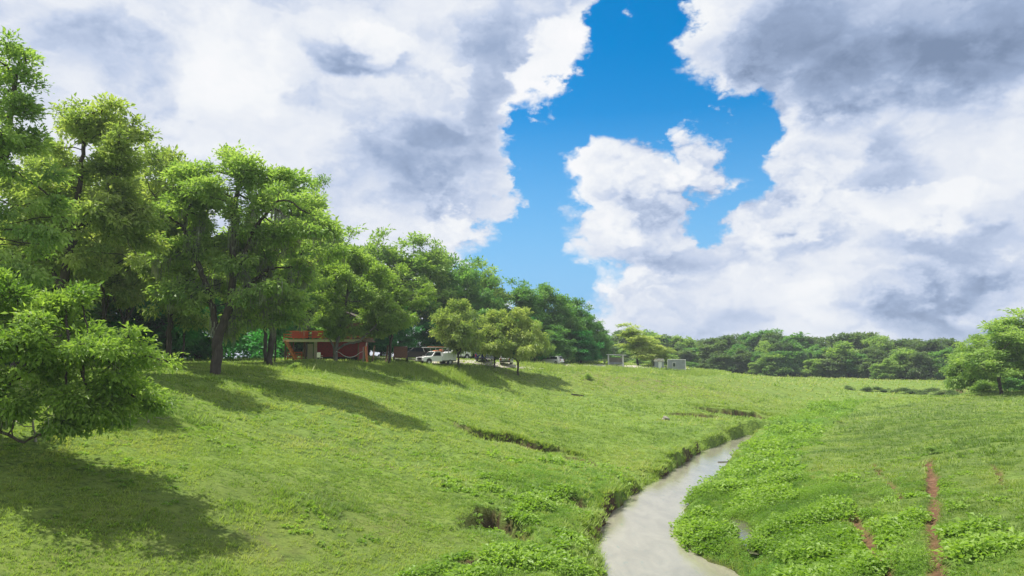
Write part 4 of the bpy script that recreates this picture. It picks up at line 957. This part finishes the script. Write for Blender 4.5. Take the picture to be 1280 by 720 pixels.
def cargo_trailer():
    e = empty('cargo_trailer', on(502, 104), R(8))
    bm = B(); box(bm, (0, 0, 1.15), (1.9, 3, 1.5), bev=.03); obj('body', bm, M['rust'], e)
    bm = B(); box(bm, (0, 0, 1.95), (1.96, 3.06, .08), bev=.02); obj('roof', bm, M['rust'], e)
    bm = B(); bar(bm, (0, -1.5, .4), (0, -2.5, .35), .05); obj('hitch', bm, M['black'], e)
    for y in (-.5, .5):
        for x in (-.95, .95):
            bm = B(); bar(bm, (x - .1, y, .34), (x + .1, y, .34), .34, n=18); t = obj('wheel', bm, M['tyre'], e)
    tag(e, 'rusty brown box trailer left of the utility truck', 'trailer')
cargo_trailer()
def shelter():
    b = on(769, 164); e = empty('open_shelter', b, R(-4))
    for x in (-1.75, 1.5):
        for y in (-1, 1): 
            bm = B(); box(bm, (x, y, 1.2), (.2, .2, 2.7)); obj('post', bm, M['white_flat'], e)
    bm = B(); prism(bm, [(-2.15, 2.62), (2.15, 2.5), (2.15, 2.62), (-2.15, 2.78)], -1.5, 1.4); obj('roof', bm, M['white_flat'], e)
    bm = B(); box(bm, (-.1, .85, 1.25), (3.0, .06, 1.5)); obj('back_panel', bm, M['grey_wood'], e)
    bm = B(); box(bm, (-.1, .3, .75), (3.0, .9, .5)); obj('counter', bm, M['ribbed'], e)
    tag(e, 'open shelter with flat white roof and posts on the bank top', 'shelter')
shelter()
def shed():
    e = empty('small_shed', on(822, 171), R(-10))
    bm = B(); box(bm, (0, 0, .85), (2.1, 2, 1.9)); obj('wall', bm, M['ribbed'], e)
    bm = B(); prism(bm, [(-1.25, 1.75), (-1.05, 2.35), (1.05, 2.35), (1.25, 1.75), (1.2, 1.7), (-1.2, 1.7)], -1.2, 1.2); obj('roof', bm, M['rust_roof'], e)
    bm = B(); box(bm, (.2, -1.02, .8), (.8, .05, 1.6)); obj('door', bm, M['white_flat'], e)
    tag(e, 'small shed with a rust streaked roof left of the grey cabin', 'shed')
shed()
def cabin():
    e = empty('grey_cabin', on(844, 171), R(-16))
    bm = B(); box(bm, (0, 0, 1.25), (4.0, 2.5, 2.4), bev=.02); w = obj('wall', bm, M['ribbed'], e)
    bm = B(); box(bm, (0, 0, 2.5), (4.15, 2.65, .12)); obj('roof', bm, M['white_flat'], e)
    for x in (-2.02, 2.02):
        bm = B(); box(bm, (x, -1.26, 1.25), (.14, .12, 2.4)); obj('corner_trim', bm, M['white_flat'], e)
    bm = B(); box(bm, (-.55, -1.28, 1.35), (.75, .06, 1.1)); f = obj('window', bm, M['white_flat'], e)
    bm = B(); box(bm, (-.55, -1.31, 1.35), (.6, .04, .94)); obj('pane', bm, M['glass'], f)
    tag(e, 'grey metal cabin with one dark window on the bank top', 'cabin')
cabin()
# fallen post and debris on the slope
p = hit(722, 495); bm = B(); beam(bm, (-.85, .15, .22), (.85, -.2, .02), .2, .22); box(bm, (-.8, .14, .22), (.2, .24, .22))
o = tag(obj('log', bm, M['bark']), 'dark squared log lying on the left slope below the cars', 'log'); o.location = p
p = hit(832, 525); bm = B(); bmesh.ops.create_icosphere(bm, subdivisions=3, radius=.33)
for v in bm.verts: v.co = Vector((v.co.x * 1.3, v.co.y, v.co.z * .8)) * (1 + .25 * math.sin(v.co.x * 9 + v.co.z * 7) + .15 * math.sin(v.co.y * 13))
o = tag(obj('debris_block', bm, M['deadwood']), 'pale broken lump lying on the slope left of the creek', 'debris'); o.location = p + Vector((0, 0, .15))
# driftwood in the creek
x_, y_ = at_z(908, 578, 0); bm = B(); bar(bm, (-.8, 0, .03), (.7, .15, .06), .05, .03); bar(bm, (.1, .05, .05), (.5, .45, .22), .03, .015)
o = tag(obj('driftwood', bm, M['bark']), 'dark driftwood stick lying in the far part of the creek', 'driftwood'); o.location = (x_, y_, 0)
# brush pile on the right bank: one tangled heap
def brush(px, py):
    p = hit(px, py); rs = random.Random(4); bm = B()
    for i in range(130):
        a = rs.uniform(0, 6.28); r = rs.uniform(0, 1.3); c = Vector((math.cos(a) * r * 1.2, math.sin(a) * r, rs.uniform(0, 1.5) * (1 - r / 1.7)))
        d = Vector((rs.gauss(0, 1), rs.gauss(0, 1), rs.gauss(.3, .7))).normalized() * rs.uniform(.4, 1.1); bar(bm, c - d * .5, c + d * .5, rs.uniform(.02, .05), .012, 5)
    o = tag(obj('brush_pile', bm, M['rust']), 'reddish brown pile of dead brush left of the right bank trees', 'brush pile'); o.location = p
brush(1197, 492)
# dead branches under the near tree
def branch(px, py, seed, h, label, mk='deadwood', tilt=(0, 0)):
    p = hit(px, py)
    rs = np.random.default_rng(seed); att = np.c_[rs.normal(tilt[0], h * .28, 60), rs.normal(tilt[1], h * .2, 60), np.abs(rs.normal(h * .55, h * .3, 60))]
    n, q = grow(rs, [[(0, 0, -.05), (tilt[0] * .3, 0, h * .3)]], att, h * .07, h * .1, 40)
    v, f, _ = wood(n, q, .05, .006, sides=5)
    o = tag(obj('dead_branch', nmesh('dead_branch', v, quads=f, smooth=True), M[mk]), label, 'branch'); o.location = p
branch(45, 552, 3, 2.2, 'bleached forked branch hanging to the grass below the near tree', tilt=(-.5, .3))
branch(185, 528, 5, 1.5, 'bare twiggy branch in the grass under the right end of the near tree', tilt=(.6, 0))
branch(120, 520, 6, 1.2, 'bare twiggy branch in the shade beneath the near tree', 'bark_grey', tilt=(.8, 0))


# ------------------------------------------------------------------ humid air
def haze():
    bm = B(); box(bm, (0, 600, 14), (2900, 2300, 36)); m = bpy.data.materials.new('humid air'); m.use_nodes = True; nt = m.node_tree; nt.nodes.clear()
    o = nt.nodes.new('ShaderNodeOutputMaterial'); v = nt.nodes.new('ShaderNodeVolumePrincipled'); v.inputs['Color'].default_value = (.82, .9, 1, 1); v.inputs['Density'].default_value = HAZE; v.inputs['Anisotropy'].default_value = .2
    nt.links.new(v.outputs[0], o.inputs['Volume']); tag(obj('haze', bm, m), 'thin pale haze over the creek valley', 'haze', kind='stuff')
HAZE = .0003
if HAZE: haze()

# ------------------------------------------------------------------ sky, sun, camera
EXPO = 0.75
def world_sky():
    w = bpy.data.worlds.new('World'); S.world = w; w.use_nodes = True; nt = w.node_tree; nt.nodes.clear()
    out = nt.nodes.new('ShaderNodeOutputWorld')
    sky = nt.nodes.new('ShaderNodeTexSky'); sky.sky_type = 'NISHITA'; sky.sun_disc = False; sky.sun_elevation = SUN_EL; sky.sun_rotation = SUN_AZ; sky.air_density = 1; sky.dust_density = .4; sky.ozone_density = 2
    D = nt.nodes.new('ShaderNodeTexCoord').outputs['Generated']
    sp = nt.nodes.new('ShaderNodeSeparateXYZ'); nt.links.new(D, sp.inputs[0])
    az = mth(nt, 'ARCTAN2', sp.outputs[0], sp.outputs[1]); el = mth(nt, 'ARCSINE', sp.outputs[2])
    def vm(op, a, b):
        n = nt.nodes.new('ShaderNodeVectorMath'); n.operation = op
        for i, v in enumerate((a, b)):
            if isinstance(v, bpy.types.NodeSocket): nt.links.new(v, n.inputs[i])
            else: n.inputs[i].default_value = v
        return n.outputs[0]
    def scl(v, s):
        n = nt.nodes.new('ShaderNodeVectorMath'); n.operation = 'SCALE'; nt.links.new(v, n.inputs[0])
        if isinstance(s, bpy.types.NodeSocket): nt.links.new(s, n.inputs['Scale'])
        else: n.inputs['Scale'].default_value = s
        return n.outputs[0]
    cb = nt.nodes.new('ShaderNodeCombineXYZ'); nt.links.new(az, cb.inputs[0]); nt.links.new(el, cb.inputs[1]); ang = cb.outputs[0]
    stretch = vm('MULTIPLY', D, (1, 1, 1.5))
    def warp(scale, detail, rough, amp, dist=0):
        c = noise(nt, stretch, scale, detail, rough, dist, 'Color'); return scl(vm('SUBTRACT', c, (.5, .5, .5)), amp)
    low = warp(4.5, 1.5, .5, .13)
    mid = warp(13, 5, .6, .125)
    P = vm('ADD', ang, vm('ADD', low, mid))     # crisp edges
    Q = vm('ADD', ang, vm('ADD', scl(low, 1.2), scl(mid, .75)))   # soft shading
    def ang_of(px, py):
        r = ray(px, py); r = r / np.linalg.norm(r); return math.atan2(r[0], r[1]), math.asin(r[2])
    def ellip(V, px, py, rx, ry, rot=0):
        a, e = ang_of(px, py); ax = abs(ang_of(px + 10, py)[0] - a) / 10 * rx; ey = abs(ang_of(px, py - 10)[1] - e) / 10 * ry
        n = nt.nodes.new('ShaderNodeVectorMath'); n.operation = 'MULTIPLY_ADD'; o = n.outputs[0]
        if rot:
            cs, sn = math.cos(R(rot)), math.sin(R(rot)); cx, cy = [], []
            for (ux, uy, sc_) in ((cs, sn, ax), (-sn, cs, ey)):
                dp = nt.nodes.new('ShaderNodeVectorMath'); dp.operation = 'DOT_PRODUCT'; nt.links.new(V, dp.inputs[0]); dp.inputs[1].default_value = (ux / sc_, uy / sc_, 0)
                cx.append(mth(nt, 'SUBTRACT', dp.outputs['Value'], (a * ux + e * uy) / sc_))
            q = mth(nt, 'ADD', mth(nt, 'MULTIPLY', cx[0], cx[0]), mth(nt, 'MULTIPLY', cx[1], cx[1]))
            nt.nodes.remove(n); return mth(nt, 'SUBTRACT', 1, mth(nt, 'SQRT', q))
        nt.links.new(V, n.inputs[0]); n.inputs[1].default_value = (1 / ax, 1 / ey, 0); n.inputs[2].default_value = (-a / ax, -e / ey, 0)
        ln = nt.nodes.new('ShaderNodeVectorMath'); ln.operation = 'LENGTH'; nt.links.new(o, ln.inputs[0])
        return mth(nt, 'SUBTRACT', 1, ln.outputs['Value'])
    def maxof(l):
        o = l[0]
        for q in l[1:]: o = mth(nt, 'MAXIMUM', o, q)
        return o
    gap = maxof([ellip(P, *q) for q in GAPS]); posv = maxof([ellip(P, *q) for q in PUFFS])
    c = mth(nt, 'MAXIMUM', mth(nt, 'MULTIPLY', gap, -1), mth(nt, 'MAXIMUM', posv, mth(nt, 'MULTIPLY', maxof([ellip(P, *q) for q in WISPS]), .3)))
    def puffs(v):
        a = nt.nodes.new('ShaderNodeTexVoronoi'); a.inputs['Scale'].default_value = 13; a.inputs['Detail'].default_value = 2.2; a.inputs['Roughness'].default_value = .5; a.inputs['Lacunarity'].default_value = 2.2
        nt.links.new(v, a.inputs['Vector'])
        return a.outputs['Distance']
    sw = vm('ADD', stretch, scl(mid, 1.1))
    h0 = puffs(sw)
    f0 = noise(nt, sw, 5.0, 4, .55); f1 = noise(nt, vm('ADD', sw, (-.03, .004, .05)), 5.0, 4, .55)
    c2 = mth(nt, 'ADD', c, mth(nt, 'MULTIPLY', mth(nt, 'SUBTRACT', .4, h0), .42))
    fine = noise(nt, stretch, 34, 3, .6)
    c2 = mth(nt, 'ADD', c2, mth(nt, 'MULTIPLY', mth(nt, 'SUBTRACT', fine, .5), .3))
    mr = nt.nodes.new('ShaderNodeMapRange'); mr.interpolation_type = 'SMOOTHSTEP'; nt.links.new(c2, mr.inputs[0]); mr.inputs[1].default_value = -.1; mr.inputs[2].default_value = .26
    alpha = mr.outputs[0]
    def total(lst, V, k=1.35, hi=.8):
        acc = None
        for px, py, rx, ry, wgt, *ro in lst:
            e_ = ellip(V, px, py, rx * k, ry * k, *(ro or [0])); m_ = nt.nodes.new('ShaderNodeMapRange'); m_.interpolation_type = 'SMOOTHSTEP'; nt.links.new(e_, m_.inputs[0]); m_.inputs[1].default_value = 0; m_.inputs[2].default_value = hi; m_.inputs[4].default_value = wgt
            acc = m_.outputs[0] if acc is None else mth(nt, 'ADD', acc, m_.outputs[0])
        return acc
    dark = total(DARKS, Q)
    bright = total(BRIGHTS, P, 1.15, .35)
    crisp = mth(nt, 'ADD', .22, total(CRISP, ang, 1.2))          # where the cloud stands up in sunlit heads
    # light from upper left picks out the heads; thick bases stay grey
    rel_h = mth(nt, 'MULTIPLY', mth(nt, 'SUBTRACT', h0, .42), crisp)
    rel_f = mth(nt, 'MULTIPLY', mth(nt, 'SUBTRACT', f1, f0), 1.0)
    t = mth(nt, 'ADD', mth(nt, 'ADD', .25, mth(nt, 'MULTIPLY', dark, 1.1)), mth(nt, 'ADD', mth(nt, 'MULTIPLY', rel_h, .7), rel_f))
    t = mth(nt, 'ADD', t, mth(nt, 'MULTIPLY', mth(nt, 'SUBTRACT', .5, f0), .6))
    edge = nt.nodes.new('ShaderNodeMapRange'); nt.links.new(c2, edge.inputs[0]); edge.inputs[1].default_value = 0; edge.inputs[2].default_value = .8; edge.inputs[3].default_value = .1; edge.inputs[4].default_value = 0
    t = mth(nt, 'SUBTRACT', mth(nt, 'SUBTRACT', t, mth(nt, 'ADD', edge.outputs[0], mth(nt, 'MULTIPLY', crisp, .1))), bright)
    col = ramp(nt, mth(nt, 'ADD', mth(nt, 'MULTIPLY', t, .72), .19), [(0, (.93, .93, .95)), (.22, (.87, .89, .92)), (.4, (.75, .79, .87)), (.58, (.53, .61, .78)), (.78, (.33, .42, .60)), (1, (.2, .27, .41))])
    skc = nt.nodes.new('ShaderNodeHueSaturation'); skc.inputs['Saturation'].default_value = 1.55; skc.inputs['Value'].default_value = .9; skc.inputs['Hue'].default_value = .495; nt.links.new(sky.outputs[0], skc.inputs['Color'])
    lo = nt.nodes.new('ShaderNodeMapRange'); nt.links.new(el, lo.inputs[0]); lo.inputs[1].default_value = .33; lo.inputs[2].default_value = .08; lo.inputs[4].default_value = .85
    b1 = nt.nodes.new('ShaderNodeBackground'); nt.links.new(mixc(nt, lo.outputs[0], skc.outputs[0], (1.25, 2.9, 5.0)), b1.inputs[0]); b1.inputs[1].default_value = .105
    b2 = nt.nodes.new('ShaderNodeBackground'); nt.links.new(col, b2.inputs[0]); b2.inputs[1].default_value = CLOUD
    mx = nt.nodes.new('ShaderNodeMixShader'); nt.links.new(alpha, mx.inputs[0]); nt.links.new(b1.outputs[0], mx.inputs[1]); nt.links.new(b2.outputs[0], mx.inputs[2])
    nt.links.new(mx.outputs[0], out.inputs[0])
    w.cycles.sampling_method = 'MANUAL'; w.cycles.sample_map_resolution = 512
CLOUD = .62
GAPS = [(785, 15, 54, 90), (800, 118, 76, 52), (900, 158, 52, 44), (903, 212, 38, 42), (696, 205, 40, 54), (672, 340, 74, 52), (704, 262, 30, 50)]
PUFFS = [(866, 190, 46, 66), (805, 228, 84, 60), (775, 280, 90, 60), (690, 92, 46, 74, -20)]
WISPS = [(690, 163, 24, 9), (775, 11, 18, 11), (912, 143, 30, 14), (920, 208, 44, 26), (660, 255, 30, 14)]
DARKS = [(150, 75, 110, 60, .36), (450, 58, 85, 22, .42, -12), (530, 205, 120, 50, .5, -8), (440, 250, 90, 30, .14), (622, 110, 46, 110, .36), (650, 20, 90, 60, .22), (1110, 88, 200, 46, .34, -3), (1080, 50, 260, 90, .42), (1250, 40, 140, 90, .1), (930, 45, 110, 60, .2), (1085, 215, 60, 50, .3),
         (830, 305, 80, 24, .3), (1180, 308, 140, 22, .34), (1010, 290, 90, 24, .15), (905, 392, 80, 22, .2), (1190, 370, 80, 28, .42), (1270, 376, 60, 26, .3), (1130, 400, 100, 16, .2), (1050, 340, 110, 24, .05)]
BRIGHTS = [(1000, 300, 120, 60, .16), (690, 95, 34, 78, .42, -20), (490, 38, 58, 36, .26), (578, 102, 30, 16, .12, 30), (562, 282, 44, 24, .3), (560, 165, 40, 20, .15, -25), (848, 180, 46, 66, .16), (985, 215, 70, 70, .25), (765, 238, 64, 50, .34), (740, 345, 80, 22, .2), (885, 60, 36, 80, .2), (1140, 260, 130, 24, .2), (300, 60, 60, 70, .15), (330, 170, 120, 60, .15)]
CRISP = [(820, 220, 130, 110, 1.0), (700, 100, 60, 90, .7), (960, 250, 130, 120, .8), (920, 100, 70, 60, .6), (760, 350, 120, 50, .6), (560, 280, 60, 50, .5), (1140, 370, 140, 50, .6)]
SUN_DIR = Vector((-.98, .2, 0)).normalized(); SUN_EL = R(64); SUN_AZ = math.atan2(SUN_DIR.x, SUN_DIR.y)
world_sky()
sl = bpy.data.lights.new('sun', 'SUN'); sl.energy = 4.1; sl.angle = R(.55); sl.color = (1, .95, .86)
so = bpy.data.objects.new('sun', sl); C.objects.link(so)
sv = Vector((SUN_DIR.x * math.cos(SUN_EL), SUN_DIR.y * math.cos(SUN_EL), math.sin(SUN_EL))); so.rotation_euler = sv.to_track_quat('Z', 'Y').to_euler(); so.location = (-60, 0, 80)
cam = bpy.data.cameras.new('camera'); cam.sensor_width = 36; cam.lens = F / 1280 * 36; cam.clip_end = 9000; cam.clip_start = .5
co = bpy.data.objects.new('camera', cam); C.objects.link(co); co.location = (0, 0, CAMZ); co.rotation_euler = (math.pi / 2 + PITCH, 0, 0); S.camera = co
v = S.view_settings; v.view_transform = 'Standard'; v.look = 'None'; v.exposure = EXPO; v.gamma = 1; v.use_curve_mapping = False
S.cycles.max_bounces = 6; S.cycles.transparent_max_bounces = 6; S.cycles.diffuse_bounces = 4; S.cycles.glossy_bounces = 2; S.cycles.transmission_bounces = 3; S.cycles.use_denoising = True
